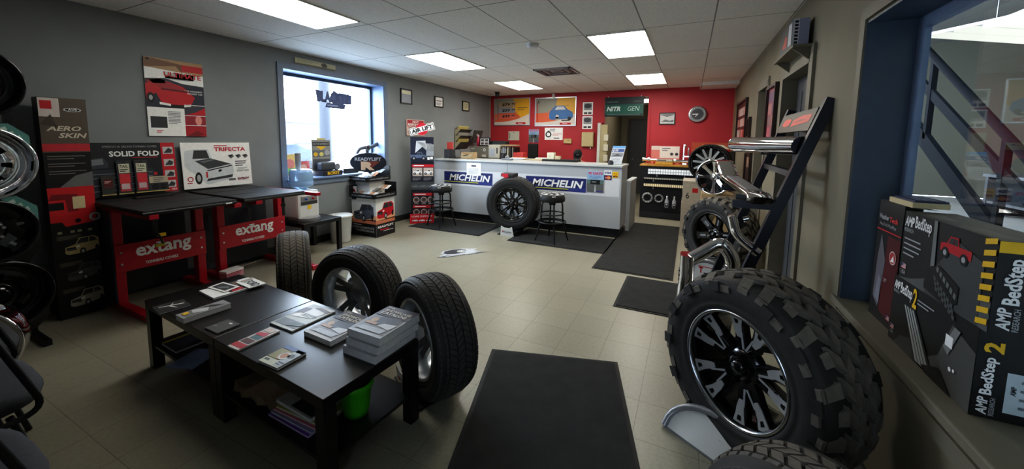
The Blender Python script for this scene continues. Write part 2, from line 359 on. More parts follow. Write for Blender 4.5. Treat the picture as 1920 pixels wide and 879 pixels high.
def wheel(parent,rr,W,style,R):
    T=tr(0,0,R); yl=-.43*W
    mbar={'split':M['gblack'],'milled':M['gblack'],'star':M['gblack'],'ten':M['gblack'],'chrome8':M['chrome'],'soft8':M['chrome'],'back':M['alu'],'dark':M['gblack'],'darkchrome':M['gblack']}[style]
    lipm=M['alud'] if style in('split',) else mbar
    b=MB(T)
    b.lathe([(rr+.008,yl),(rr+.004,yl-.008),(rr-.006,yl-.007),(rr-.010,yl+.004)],lipm,64,'Y')
    b.lathe([(rr-.010,yl+.004),(rr-.022,yl+.03),(rr-.03,-.1*W),(rr-.034,.2*W),(rr-.012,.40*W),(rr+.006,.44*W),(rr+.006,.40*W),(rr-.002,.3*W),(rr-.02,.1*W),(rr-.012,-.1*W),(rr,-.38*W)],mbar,64,'Y')
    b.build('rim',parent)
    f=MB(T); hub=.075
    mk_=mbar
    y0=yl+.03
    if style=='split':
        for i in range(5):
            for k in (-1,1):
                a=2*PI*i/5+k*.24+.2
                spoke(f,a,[(.05,.03,y0+.035,-.012*k),(.12,.026,y0+.02,0),(rr*.72,.024,y0+.006,0),(rr-.012,.034,y0-.014,.004*k)],.035,mk_)
                spoke(f,a,[(rr*.56,.010,y0+.009,.004*k),(rr*.68,.018,y0+.003,.006*k),(rr*.8,.021,y0-.004,.007*k),(rr-.012,.031,y0-.016,.006*k)],.004,M['mach'])
                spoke(f,a,[(rr*.82,.007,y0-.0075,.007*k),(rr*.9,.011,y0-.0125,.006*k)],.003,M['gblack'])
                spoke(f,a,[(rr*.36,.005,y0+.013,-.017*k),(rr*.66,.004,y0+.004,-.012*k)],.004,M['mach'])
        f.lathe([(0,y0+.02),(.05,y0+.02),(.095,y0+.035),(.1,y0+.07)],mk_,40,'Y')
    elif style=='milled':
        f.lathe([(0,y0+.02),(.09,y0+.025),(.1,y0+.06)],mk_,40,'Y')
        for i in range(8):
            for k in (-1,1):
                a=2*PI*i/8+k*.13
                spoke(f,a,[(.06,.016,y0+.025,0),(rr*.6,.014,y0+.012,0),(rr*.82,.02,y0+.012,.006*k)],.03,mk_)
            a=2*PI*(i+.5)/8; P=[]
            for t in range(17):
                u=2*PI*t/16; r=rr*.62+rr*.19*math.cos(u); tt=.032*math.sin(u)*(1.15 if math.cos(u)>0 else .8)
                P.append((r*math.sin(a)+tt*math.cos(a),y0+.006,r*math.cos(a)-tt*math.sin(a)))
            f.tube(P[:-1],.0035,M['alud'],5,True)
        f.lathe([(rr*.8,y0+.012),(rr*.84,y0+.006),(rr-.012,y0-.012),(rr-.01,y0+.02)],mk_,56,'Y')
        for i in range(20):
            a=2*PI*i/20; r=rr*.92
            f.cyl((r*math.sin(a),y0-.008,r*math.cos(a)),(r*math.sin(a),y0-.014,r*math.cos(a)),.0065,M['alud'],8)
    elif style=='star':
        f.lathe([(0,y0+.03),(.08,y0+.03),(.1,y0+.07)],mk_,40,'Y')
        for i in range(6):
            spoke(f,2*PI*i/6+.3,[(.06,.042,y0+.035),(.13,.036,y0+.022),(rr*.75,.034,y0+.012),(rr-.012,.055,y0)],.04,mk_)
            spoke(f,2*PI*i/6+.3,[(.12,.01,y0+.021),(rr*.75,.008,y0+.01)],.004,M['silver'])
    elif style=='ten':
        f.lathe([(0,y0+.02),(rr*.3,y0+.02),(rr*.34,y0+.03)],mk_,40,'Y'); f.lathe([(rr*.26,y0+.016),(rr*.33,y0+.016)],M['alu'],40,'Y')
        for i in range(12):
            spoke(f,2*PI*i/12+.1,[(rr*.3,.024,y0+.016),(rr*.86,.018,y0-.006)],.035,mk_,M['mach'],.85)
        f.lathe([(rr*.97,y0-.012),(rr*.9,y0-.012),(rr*.84,y0+.01),(rr*.84,y0+.04)],mk_,56,'Y')
        for i in range(24):
            a=2*PI*i/24; r=rr*.94; f.cyl((r*math.sin(a),y0-.012,r*math.cos(a)),(r*math.sin(a),y0-.02,r*math.cos(a)),.006,M['alu'],8)
        f.lathe([(rr*.86,y0+.05),(0.05,y0+.05)],M['black'],40,'Y')
    elif style=='chrome8':
        f.lathe([(0,y0+.012),(.06,y0+.014),(.075,y0+.03),(.08,y0+.06)],M['chrome'],40,'Y')
        for i in range(8):
            spoke(f,2*PI*i/8,[(.05,.022,y0+.02),(rr*.6,.02,y0+.004),(rr-.01,.034,y0-.006)],.03,M['chrome'])
            spoke(f,2*PI*i/8,[(.05,.01,y0+.012),(rr*.6,.009,y0-.004),(rr-.02,.016,y0-.014)],.01,M['chrome'])
        f.lathe([(rr*.9,y0+.09),(0.05,y0+.09)],M['black'],40,'Y')
    elif style in('soft8','dark','darkchrome'):
        n=8; ma=M['chrome'] if style=='soft8' else M['gblack']
        # dished disc with round holes
        rings=[]; ra=[.0,.055,.06,rr*.36,rr*.42,rr*.5,rr*.62,rr*.7,rr*.78,rr*.9,rr-.015]; ya=[.015,.015,.05,.06,.05,.045,.05,.055,.06,.03,-.005]
        NS=n*6; vs=[];fs=[]
        for r,y in zip(ra,ya):
            for j in range(NS): a=2*PI*j/NS; vs.append((r*math.sin(a),y0+y,r*math.cos(a)))
        for i in range(len(ra)-1):
            for j in range(NS):
                if 4<=i<=5 and j%6 in(0,1): continue
                fs.append((i*NS+j,i*NS+(j+1)%NS,(i+1)*NS+(j+1)%NS,(i+1)*NS+j))
        f.add(vs,fs,ma,True)
        f.lathe([(rr*.85,y0+.1),(0.02,y0+.1)],M['black'],40,'Y')
        f.cyl((0,y0+.05,0),(0,y0-.012,0),.045,ma,24,.036)
    elif style=='back':
        f.lathe([(0,.02),(.09,.02),(.1,0),(.13,.01)],M['alu'],40,'Y')
        for i in range(5):
            for k in (-1,1): spoke(f,2*PI*i/5+k*.17,[(.08,.022,.0),(rr-.03,.022,-.03)],.03,M['alu'])
    wf=f.build('wheel_face',parent)
    if style!='back':
        c=MB(T)
        if style=='ten': c.lathe([(0,y0+.008),(.03,y0+.008),(.04,y0+.02)],M['black'],24,'Y')
        else: c.lathe([(0,y0-.012),(.026,y0-.01),(.036,y0),(.038,y0+.035)],M['gblack'] if style!='chrome8' else M['chrome'],28,'Y')
        c.build('center_cap',wf)
        if style in('split','milled','star'):
            for i in range(6):
                a=2*PI*i/6+.2; n_=MB(T); r=.062
                n_.cyl((r*math.sin(a),y0+.03,r*math.cos(a)),(r*math.sin(a),y0-.004,r*math.cos(a)),.010,M['gblack'] if style=='split' else M['silver'],6); n_.build('lug_nut',wf)
def mounted(name,label,loc,az,R,W,rr,tstyle,wstyle,mat,tilt=0,group=None,cat='tire'):
    t=thing(name,label,cat,loc,group=group,R=rot('Z',-az)@rot('X',tilt))
    tyre(t,R,W,rr,tstyle,M[mat]); wheel(t,rr,W,wstyle,R); return t
# ------------------------------------------------------------------ room shell
XL,XR,YB,YF,H=-4.72,.76,8.75,-.55,2.614
WT=.32
struct('floor',MB().box(XL-.4,XR+.1,YF-.1,YB,-.1,0,M['floor']))
hf=MB().box(-2.3,-.4,YB,11.3,-.1,0,M['floor']); struct('floor',hf)
struct('ceiling',MB().box(XL-.4,XR+.3,YF-.1,YB+.2,H,H+.1,M['ceil']))
# left wall with window hole y 3.16..4.95 z .92..2.39
wy0,wy1,wz0,wz1=3.17,4.94,.925,2.385
w=MB()
for a in ((YF,wy0,0,H),(wy1,YB,0,H),(wy0,wy1,0,wz0),(wy0,wy1,wz1,H)): w.box(XL-WT,XL,a[0],a[1],a[2],a[3],M['wallgrey'])
struct('wall_left',w)
w=MB()
hx0,hx1,hz=-1.82,-.84,2.48
for a in ((XL-WT,hx0,0,H),(hx1,XR+.3,0,H),(hx0,hx1,hz,H)): w.box(a[0],a[1],YB,YB+.14,a[2],a[3],M['red'])
struct('wall_back',w)
w=MB()
for a in ((XL-WT,-.38,0,H),(.58,XR+.3,0,H),(-.38,.58,2.12,H)): w.box(a[0],a[1],YF-.14,YF,a[2],a[3],M['wallgrey'])
struct('wall_front',w)
d=MB(); ringbox(d,-.38,.58,YF-.1,YF-.04,0,2.12,.0,M['jamb']) if False else None
for a in ((-.38,-.29,0,2.12),(.49,.58,0,2.12),(-.29,.49,0,.2),(-.29,.49,2.0,2.12),(-.29,.49,.98,1.06)): d.box(a[0],a[1],YF-.1,YF-.05,a[2],a[3],M['jamb'])
d=struct('added_door',d); MB().box(-.29,.49,YF-.078,YF-.072,.2,2.0,M['glassdark']).build('door_glass',d)  # unseen glass door behind the camera, added to bring daylight onto the near right
# right wall : window y<2.52 z .65..2.10 ; door 1 y 3.44..4.42 ; door 2 y 5.17..5.85
w=MB(); rw0,rw1,rz0,rz1=.2,2.52,.685,2.10
D1=(3.46,4.36,2.13); D2=(5.14,5.82,2.16)
def rb(y0,y1,z0,z1,m='walltaupe'): w.box(XR,XR+.21,y0,y1,z0,z1,M[m])
rb(YF,rw0,0,H); rb(rw0,rw1,0,rz0); rb(rw0,rw1,rz1,H); rb(rw1,D1[0],0,H); rb(D1[0],D1[1],D1[2],H); rb(D1[1],D2[0],0,H); rb(D2[0],D2[1],D2[2],H); rb(D2[1],YB,0,H)
struct('wall_right',w)
# soffit at the far right corner of the ceiling
struct('trim_1',MB().box(.12,XR,8.1,YB,H-.06,H,M['ceil']))
# corner strip between grey and red wall
struct('trim_2',MB().box(XL,XL+.02,YB-.03,YB,0,H-.02,K(170,168,160)))
struct('trim_3',MB().box(XR-.025,XR,YB-.03,YB,0,H,K(150,120,90)))
for nm,a in (('baseboard_left',(XL,XL+.012,YF,YB-.03,0,.1)),('baseboard_back',(XL+.02,hx0,YB-.012,YB,0,.1)),('baseboard_back',(hx1,XR-.03,YB-.012,YB,0,.1)),('baseboard_right',(XR-.012,XR,YF,D1[0]-.1,0,.1)),('baseboard_right',(XR-.012,XR,D2[1]+.08,YB-.03,0,.1))):
    struct(nm,MB().box(*a,K(40,42,46)))
# hall beyond
h=MB()
h.box(hx0-.1,hx0+.02,YB+.14,11.3,0,2.5,M['walltaupe']); h.box(hx1,hx1+.1,YB+.14,11.3,0,2.5,M['walltaupe']); h.box(hx0-.36,hx1+.1,11.3,11.4,0,2.5,M['walltaupe'])
struct('wall_hall',h)
struct('ceiling',MB().box(hx0-.36,hx1+.1,YB+.14,11.4,2.5,2.56,M['ceil']))
d=MB().box(-1.53,-.84,11.24,11.3,.02,2.06,M['doorpaint']); d.box(-1.6,-1.53,11.22,11.3,0,2.13,K(64,62,58)); d.box(-1.53,-.84,11.22,11.3,2.06,2.13,K(64,62,58))
d=struct('door_3',d)
k=MB().cyl((-1.45,11.24,1.0),(-1.45,11.17,1.0),.012,M['alu'],10); k.lathe([(0,0),(.03,0),(.03,.012)],M['alu'],20); k.build('door_handle',d)
struct('trim_4',MB().box(hx0-.02,hx0+.03,YB-.02,YB+.16,1.9,hz,M['red']).box(hx1-.012,hx1+.04,YB-.015,YB+.16,0,hz,M['red']).box(hx0,hx1,YB-.012,YB+.15,hz-.02,hz+.04,M['red']))
hl=thing('ceiling_light','small bright ceiling light glimpsed in the hallway above the green sign','ceiling light',(-.98,9.5,2.5))
MB().box(-.14,.14,-.3,.3,-.05,0,M['white']).build('housing',hl); MB().box(-.12,.12,-.28,.28,-.075,-.05,M['hallglow']).build('diffuser',hl)
# ------------------------------------------------------------------ windows
wn=MB()
def ringbox(mb,x0,x1,y0,y1,z0,z1,t,m):
    mb.box(x0,x1,y0,y0+t,z0,z1,m); mb.box(x0,x1,y1-t,y1,z0,z1,m); mb.box(x0,x1,y0+t,y1-t,z0,z0+t,m); mb.box(x0,x1,y0+t,y1-t,z1-t,z1,m)
ringbox(wn,XL,XL+.02,wy0-.075,wy1+.075,wz0-.075,wz1+.06,.072,M['trim'])
for a in ((wy0,wy0+.008,wz0,wz1),(wy1-.008,wy1,wz0,wz1),(wy0,wy1,wz1-.008,wz1)): wn.box(XL-WT+.06,XL+.01,*a,M['jamblt'])
wo=struct('window_1',wn)
fr=MB(); ringbox(fr,XL-WT,XL-WT+.06,wy0,wy1,wz0,wz1,.05,M['jamb']); fr.build('window_frame',wo)
MB().box(XL-WT+.02,XL-WT+.03,wy0+.05,wy1-.05,wz0+.05,wz1-.05,M['glass']).build('pane',wo)
MB().box(XL-WT+.05,XL+.05,wy0-.02,wy1+.02,wz0-.002,wz0+.022,M['jamblt'],.004).build('window_sill',wo)
wn=MB()
ringbox(wn,XR-.014,XR,rw0-.05,rw1+.06,rz0-.12,rz1+.07,.06,M['taupetrim'])
for a in ((rw1-.01,rw1,rz0,rz1),(rw0,rw0+.01,rz0,rz1),(rw0,rw1,rz1-.01,rz1)): wn.box(XR-.005,XR+.19,*a,M['jamb'])
wo=struct('window_2',wn)
fr=MB(); ringbox(fr,XR+.18,XR+.205,rw0+.01,rw1-.01,rz0-.04,rz1-.01,.055,M['jamblt']); fr.build('window_frame',wo)
MB().box(XR+.19,XR+.196,rw0+.06,rw1-.06,rz0+.015,rz1-.06,M['glass']).build('pane',wo)
MB().box(XR-.03,XR+.18,rw0-.03,rw1+.05,rz0-.035,rz0+.003,M['taupetrim'],.006).build('window_sill',wo)
# ------------------------------------------------------------------ doors in the right wall
d=MB().box(XR+.1,XR+.145,D1[0]+.02,D1[1]-.02,.01,D1[2]-.06,M['doorpaint'])
for y in (3.62,3.8,3.98,4.16): d.box(XR+.094,XR+.1,y,y+.012,.1,1.95,K(88,92,98))
d=struct('door_1',d)
f=MB()
for y0,y1 in ((D1[0]-.075,D1[0]+.02),(D1[1]-.02,D1[1]+.075)): f.box(XR-.02,XR+.16,y0,y1,0,D1[2]+.07,M['taupetrim'])
f.box(XR-.02,XR+.16,D1[0],D1[1],D1[2]-.05,D1[2]+.07,M['taupetrim']); f.build('door_frame',d)
p=MB(); p.box(XR+.085,XR+.1,3.5,3.6,1.02,1.2,M['silver'],.004); p.box(XR+.085,XR+.1,3.52,3.6,.86,.96,M['white'],.004); p.box(XR+.03,XR+.1,3.53,3.55,1.1,1.12,M['chrome']); p.build('latch_plate',d)
d=struct('door_2',MB().box(XR+.12,XR+.16,D2[0],D2[1],0,D2[2],K(34,36,38)))
f=MB()
for y0,y1 in ((D2[0]-.03,D2[0]+.03),(D2[1]-.03,D2[1]+.04)): f.box(XR-.015,XR+.16,y0,y1,0,D2[2]+.05,M['taupetrim'])
f.box(XR-.015,XR+.16,D2[0],D2[1],D2[2]-.02,D2[2]+.08,M['taupetrim']); f.build('door_frame',d)
# ------------------------------------------------------------------ ceiling fittings
def panel(x,y,label,dm='diff'):
    t=thing('ceiling_light',label,'ceiling light',(x,y,H),group='fluorescent ceiling panels')
    f=MB(); f.box(0,.6,0,.012,-.012,0,M['white']).box(0,.6,1.19,1.2,-.012,0,M['white']).box(0,.012,0,1.2,-.012,0,M['white']).box(.588,.6,0,1.2,-.012,0,M['white']); f.build('frame',t)
    MB().box(.012,.588,.012,1.188,-.008,-.002,M[dm]).build('diffuser',t); return t
panel(-3.515,6.635,'lit ceiling panel nearest the red wall on the window side')
panel(-3.515,4.08,'lit ceiling panel between the window and the smoke detector')
panel(-3.505,1.55,'large lit ceiling panel above the red display stands, cut by the frame top','diff2')
panel(-1.06,6.77,'lit ceiling panel above the green hallway sign, second from the red wall')
panel(-1.06,4.11,'lit square looking ceiling panel right of the smoke detector')
sm=thing('smoke_detector','round white smoke detector on the ceiling left of the big lit panel','smoke detector',(-1.71,4.2,H))
MB().lathe([(0,-.012),(.075,-.012),(.078,0)],M['whitegloss'],32).build('base',sm); MB().lathe([(0,-.05),(.045,-.05),(.06,-.042),(.064,-.012)],M['whitegloss'],32).build('cover',sm)
v=thing('air_vent','square louvred metal air vent in the ceiling before the red wall','air vent',(-2.0,5.98,H))
f=MB()
for i in range(5):
    s=.30-.055*i; m=(M['silver'],K(90,88,80))[i%2]
    ringbox(f,-s,s,-s,s,-.03+.002*i,-.004,.03,m) if False else None
    for a in ((-s,s,-s,-s+.028),(-s,s,s-.028,s),(-s,-s+.028,-s,s),(s-.028,s,-s,s)): f.box(a[0],a[1],a[2],a[3],-.022+.003*i,-.001,m)
f.box(-.05,.05,-.05,.05,-.012,-.001,K(80,78,70)); f.build('louvre',v)
c=thing('security_camera','small black dome security camera hanging at the grey and red wall corner','security camera',(-4.15,8.05,H))
MB().lathe([(.0,-.02),(.06,-.02),(.07,0)],M['black'],24).build('base',c); MB().lathe([(0,-.12),(.03,-.115),(.05,-.09),(.052,-.02)],M['gblack'],24).build('dome',c)
# ================================================================== LEFT SIDE
def flat(name,label,cat,T,w,h,t=.006,m=None,group=None):
    g=MB(); g.slab(0,0,w,h,m or WH,t)
    return g,(lambda: tag_flat(g,name,label,cat,T,group))
def tag_flat(g,name,label,cat,T,group=None):
    o=g.build(name); o.matrix_world=T; return tag(o,label,cat,group)
# poster ULTIMATE on the wall
g,fin=flat('wall_poster','tall poster of a red pickup bed hung high on the grey left wall','poster',LW(1.79,1.5,-4.705),.485,.755)
W_,H_=.485,.755
g.rect(0,.63,W_,H_,K(176,140,104),1); g.poly([(0,.66),(.25,.7),(.3,.64),(.3,.72),(.05,.75),(0,.75)],K(120,84,60),2); g.rect(.3,.655,W_,.72,RD,2)
g.rect(0,.28,W_,.63,K(40,44,60),1); g.poly([(0,.55),(.16,.57),(.3,.53),(W_,.52),(W_,.63),(0,.66)],WH,2); g.rect(.16,.57,.4,.63,K(190,184,176),2)
g.text('ULTIMATE',.15,.585,.465,.635,RD,4,.03); g.lines(.16,.558,.47,.576,1,LG,4,.5)
g.text('OUR STRONGEST',.31,.455,.47,.47,WH,4,.015); g.text('THICKEST CAP',.33,.43,.47,.445,WH,4,.015)
g.poly([(0,.5),(.1,.56),(.3,.5),(.4,.4),(.36,.31),(.12,.32),(.08,.42),(0,.36)],RD,3); g.poly([(.02,.55),(.15,.56),(.16,.52),(.06,.51)],BK,4); g.poly([(.0,.53),(.12,.56),(.34,.46),(.12,.47)],K(160,40,50),4)
g.poly([(.12,.47),(.34,.46),(.33,.445),(.12,.455)],K(90,14,26),5); g.poly([(.1,.335),(.19,.32),(.19,.3),(.1,.31)],WH,5); g.poly([(.3,.315),(.36,.33),(.36,.305),(.3,.295)],WH,5); g.rect(.19,.285,.3,.315,BK,5)
g.disc(.035,.37,.05,BK,5,16,.03); g.disc(.035,.37,.025,LG,6,12,.015)
g.rect(0,0,.3,.28,WH,3); g.box(.02,.15,.08,.19,.003,.0035,DG); g.lines(.16,.12,.27,.25,9,GY,4)
g.rect(.3,0,W_,.11,K(170,30,44),3); g.rect(.3,.115,W_,.21,K(150,40,52),3); g.rect(.3,.215,W_,.32,K(60,60,72),3); g.poly([(.3,.22),(.4,.25),(W_,.3),(W_,.22)],RD,4); g.disc(.42,.165,.05,K(225,150,140),4,16,.03); g.poly([(.31,.0),(.4,.06),(.47,.02),(.4,0)],K(120,16,30),4)
for y in (.1125,.2125,.32): g.rect(.3,y-.003,W_,y+.003,WH,5)
g.disc(.03,.735,.012,BK,5,10); g.lines(.06,.03,.12,.06,2,RD,4)
fin()
# strip sign above the window
g,fin=flat('strip_sign','faded pale strip sign lying along the wall above the window frame','sign',LW(3.34,2.475,-4.70),.63,.07,.012,K(188,182,150)); g.rect(.0,.0,.63,.012,K(150,140,100),1); g.disc(.44,.035,.03,K(90,86,80),1,12,.05); g.lines(.03,.02,.36,.06,2,K(160,152,120),1); fin()
# framed certificates
for y0,y1,z0,z1,lb,tp in ((5.35,5.66,2.13,2.40,'framed certificate with pale top band, nearest the window on the left wall',0),(6.36,6.65,2.15,2.37,'framed white certificate with one dark line, middle of three on the left wall',1),(7.4,7.69,2.15,2.37,'small framed cream certificate nearest the red wall corner on the left wall',2)):
    t=thing('certificate_frame',lb,'picture frame',(XL,(y0+y1)/2,z0),group='framed certificates on the left wall')
    w,h=y1-y0,z1-z0; f=MB(frame((.018,-w/2,0),(0,1,0),(0,0,1)))
    for a in ((0,w,0,.02),(0,w,h-.02,h),(0,.02,.02,h-.02),(w-.02,w,.02,h-.02)): f.box(a[0],a[1],a[2],a[3],-.015,.006,M['black'])
    f.build('frame',t); p=MB(frame((.012,-w/2,0),(0,1,0),(0,0,1))); p.rect(.02,.02,w-.02,h-.02,(K(150,156,166),WH,K(196,190,160))[tp],1)
    if tp==0: p.rect(.03,h*.66,w-.03,h-.03,K(226,222,190),2)
    if tp==1: p.rect(.05,h*.55,w-.05,h*.62,BK,2); p.lines(.06,.04,w-.06,h*.45,4,GY,2)
    if tp==2: p.lines(.06,.05,w-.05,h-.05,6,K(150,146,124),2)
    p.build('certificate',t)
# display tables (red T-legged stands with soft covers)
def display_table(y0,y1,label,variant):
    t=thing('display_stand',label,'display table',(-4.38,(y0+y1)/2,0),group='red steel display stands along the left wall')
    hw=(y1-y0)/2; ctr=(y0+y1)/2
    for s in (-1,1):
        yy=s*(hw-.045)
        MB().box(-.045,.045,yy-.035,yy+.035,.05,.86,M['redmetal'],.008).build('leg',t)
        MB().box(-.30,.62,yy-.035,yy+.035,0,.055,M['redmetal'],.012).build('foot',t)
        MB().box(-.28,.715,yy-.03,yy+.03,.86,.898,M['redmetal'],.006).build('top_rail',t)
    # panel with lettering, facing +x
    p=MB(); p.box(.045,.062,-hw+.01,hw-.01,.33,.57,M['redmetal'],.004)
    for s in (-1,1):
        for z in (.4,.5): p.lathe([(0,.008),(.008,.006),(.01,0)],M['alu'],10) if False else p.cyl((.062,s*(hw-.05),z),(.067,s*(hw-.05),z),.009,M['alu'],10)
    fp=p.build('front_panel',t)
    g=MB(frame((.0632,-.2,.36),(0,1,0),(0,0,1)))
    g.text('extang',.0,.045,.41,.185,WH,1,.028); g.text('TONNEAU COVERS',.06,.0,.30,.028,WH,1,.03); g.rect(.145,.17,.2,.182,WH,1)
    g.build('lettering',fp)
    b=MB(); b.box(-.30,-.27,-hw+.03,hw-.03,.05,.9,K(44,48,54)); b.build('back_panel',t)
    if variant==0: MB().box(-.26,.05,-hw+.0,-hw+.012,.06,.86,K(34,42,56)).build('side_panel',t)
    return t,hw
def cover(y0,y1,z,label,xf,droop):
    t=thing('tonneau_cover',label,'tonneau cover',(-4.15,(y0+y1)/2,z),group='folding covers on the red stands'); hw=(y1-y0)/2
    m=MB(); x0=-.5; seg=3; L=(xf+4.15-x0)/seg
    for i in range(seg):
        m.box(x0+i*L+.006,x0+(i+1)*L-.006,-hw,hw,0,.035,M['blackmatte'],.012)
    m.box(x0,xf+4.15,-hw+.01,hw-.01,.004,.028,M['blackmatte'])
    m.build('cover_panel',t)
    MB().tube([(xf+4.15-.01,-hw+.005,.008),(xf+4.15-.01,hw-.005,.008)],.016,M['black'],10).build('edge_seal',t)
    for yy,l,k in ((-hw+.12,.2,0),(hw-.16,.22,1)):
        st=MB(); st.box(xf+4.15-.14,xf+4.15-.137,yy-.014,yy+.014,-l,.0,M['black']); st.box(xf+4.15-.145,xf+4.15-.132,yy-.02,yy+.02,-l*.55,-l*.42,M['black']); st.build('strap',t)
    MB(frame((xf+4.15+.008,hw-.1,.006),(0,1,0),(0,0,1))).rect(0,0,.05,.012,WH,1).build('care_tag',t) if droop else None
    return t
display_table(1.34,2.03,'red steel display stand nearest the camera on the left, dark side panel',0)
display_table(2.13,2.86,'red steel display stand beside the water cooler, farther of the two',1)
cover(1.315,1.985,.9,'black soft folding cover on the nearer red stand, packs standing on it',-3.67,True)
cover(2.04,2.66,.9,'black smooth folding cover on the farther red stand, overhanging toward the cooler',-3.67,False)
cl=thing('clamp','black clamp hanging under the near cover front corner with yellow tips','clamp',(-3.78,1.42,.62))
MB().box(-.02,.02,-.02,.02,.14,.28,M['black'],.006).tube([(0,0,.15),(.01,.03,.08),(0,.05,.02)],.008,M['black'],8).build('body',cl); MB().box(-.012,.012,.02,.07,.08,.105,YL).box(-.012,.012,-.0,.06,0,.02,K(170,160,40)).build('grip',cl)
# posters standing on the tables
T=LW(1.345,.955,-4.62)@rot('X',-.06)
g,fin=flat('display_board','black and red tonneau cover board leaning on the wall behind blister packs','poster',T,.61,.48,.012,K(26,28,34))
g.rect(.5,0,.61,.48,RD,1)
for i,(a) in enumerate((.02,.12,.23,.35)): g.rect(.515,a+.02,.595,a+.09,K(190,190,190),2); g.poly([(.52,a+.03),(.56,a+.08),(.59,a+.06),(.58,a+.03)],DG,3)
g.text("AMERICA'S #1 SELLING TONNEAU COVERS",.09,.435,.47,.455,LG,3,.0); g.text('SOLID FOLD',.13,.355,.485,.405,WH,3,.035); g.rect(.28,.34,.47,.346,RD,3)
g.text('USA',.555,.012,.6,.03,WH,3,.02)
g.poly([(0,.34),(.09,.35),(.12,.3),(.12,.26),(0,.25)],K(56,60,70),2); g.poly([(.01,.33),(.085,.34),(.09,.29),(.01,.28)],K(120,124,130),3); g.poly([(0,.24),(.42,.24),(.45,.18),(.44,.04),(0,.0)],K(44,48,56),2)
for y in (.2,.165,.1,.05): g.rect(0,y,.42,y+.006,K(120,124,132),3)
g.rect(.43,.17,.455,.2,RD,4)
fin()
T=LW(2.005,.955,-4.62)@rot('X',-.06)
g,fin=flat('display_board','white board showing a white pickup with folded bed cover, on the farther stand','poster',T,.67,.48,.012,WH)
pick_rear(g,.02,.03,.46,.38,K(206,212,214),K(58,62,66),2)
g.lines(.3,.438,.5,.454,1,RD,3,.6); g.text('TRIFECTA',.3,.385,.62,.43,RD,3,.03,0)
for i in range(3): g.poly([(.43+i*.075,.34),(.48+i*.075,.35),(.495+i*.075,.325),(.46+i*.075,.3)],GY,3); g.poly([(.435+i*.075,.335),(.47+i*.075,.343),(.48+i*.075,.33),(.455+i*.075,.318)],BK,4)
g.lines(.5,.21,.62,.28,3,BK,3); g.lines(.52,.17,.63,.2,2,GY,3,.3); g.text('SOLID FOLD',.51,.15,.64,.17,BK,3,.02)
g.text('extang',.51,.045,.635,.09,K(120,30,60),3,.03); g.rect(.42,.055,.49,.08,GY,3); g.ring(.06,.1,.018,.026,RD,3); g.lines(.03,.05,.1,.07,1,RD,3)
fin()
# blister packs on the near cover
def blister(x,y,w,h,rz,lean,label,kind):
    t=thing('blister_pack',label,'packaged part',(x,y,.975),group='hanging packs on the near board',R=rot('Z',rz)@rot('Y',-lean))
    F=frame((.0,-w/2,0),(0,1,0),(0,0,1))
    c=MB(F); c.slab(0,0,w,h,DG if kind else K(60,58,54),.004)
    if kind==1:
        c.rect(.012,h*.62,w-.012,h*.9,K(226,218,190),1); c.rect(.012,h*.3,w-.012,h*.6,K(226,60,70),1); c.rect(.012,.02,w-.012,h*.28,K(200,64,70),1); c.rect(.02,.04,w-.02,.09,K(220,190,190),2); c.text('TAIL',.02,h*.78,w-.02,h*.86,BK,2,.02); c.lines(.02,h*.65,w-.02,h*.75,2,BK,2)
        c.rect(w*.35,h*.93,w*.65,h*.96,BK,2)
    elif kind==2:
        c.rect(.0,h*.55,w,h,K(190,176,150),1); c.disc(w*.3,h*.28,h*.2,BK,2,16); c.disc(w*.72,h*.28,h*.2,BK,2,16); c.lines(.03,h*.6,w-.03,h*.95,3,GY,2)
    else:
        c.rect(.015,.06,w-.015,h-.03,K(96,30,36),1); c.lines(.02,h*.6,w-.02,h*.74,2,K(220,180,170),2)
    c.build('backing_card',t)
    b=MB(); b.box(.003,.03,-w*.36,w*.36,h*.08,h*.9 if kind else h*.5,M['plastic_clear']); b.build('bubble',t)
    MB(F).box(-.004,w+.004,-.004,.004,-.004,.006,K(200,180,110)).build('edge',t)
blister(-4.595,1.44,.085,.17,0,.06,'short red and gold pack on the near stand, leftmost of the packs',0)
blister(-4.595,1.555,.095,.3,-.06,.07,'tall red and grey blister pack, left of the two tall ones on the stand',1)
blister(-4.595,1.675,.095,.3,-.06,.07,'tall red and grey blister pack, right of the two tall ones on the stand',1)
blister(-4.59,1.795,.14,.14,-.05,.1,'low wide pack with two black knobs, rightmost on the near stand',2)
bt=thing('rubber_strip','flat black rubber strip lying on the near cover before the packs','rubber strip',(-4.47,1.70,.936)); MB().box(-.04,.04,-.14,.14,0,.012,M['black'],.004).build('strip',bt)
# dark stand-up banner left of the table (aero hood shields)
t=thing('cardboard_banner','narrow black cardboard banner with red truck and three cars, behind the wheel rack','display stand',(-4.5,1.19,0),rz=.0)
F=frame((.0,-.13,0),(0,1,0),(0,0,1))@rot('X',-.0)
b=MB(); b.box(-.12,-.004,-.13,.13,0,1.79,K(34,30,34)); b.build('carton',t)
g=MB(F); g.slab(0,0,.26,1.79,K(20,18,20),.004)
g.rect(0,1.36,.26,1.79,K(92,82,72),1); g.rect(.0,1.64,.11,1.785,K(206,196,190),2); g.rect(.01,1.7,.07,1.765,RD,3); g.poly([(.0,1.58),(.06,1.66),(.09,1.56)],K(70,60,52),3); g.disc(.18,1.7,.016,K(210,210,214),3,20,.05); g.disc(.18,1.7,.012,BK,4,20,.042); g.text('AVS',.155,1.692,.205,1.71,WH,5,.02)
g.text('AERO',.03,1.53,.22,1.57,K(206,196,180),3,.03,.25); g.text('SKIN',.09,1.475,.25,1.515,K(206,196,180),3,.03,.25); g.rect(0,1.37,.26,1.43,K(190,50,60),2)
for k in range(3): g.lines(.02,1.3-k*.06,.24,1.34-k*.06,2,K(130,124,120),3,.3)
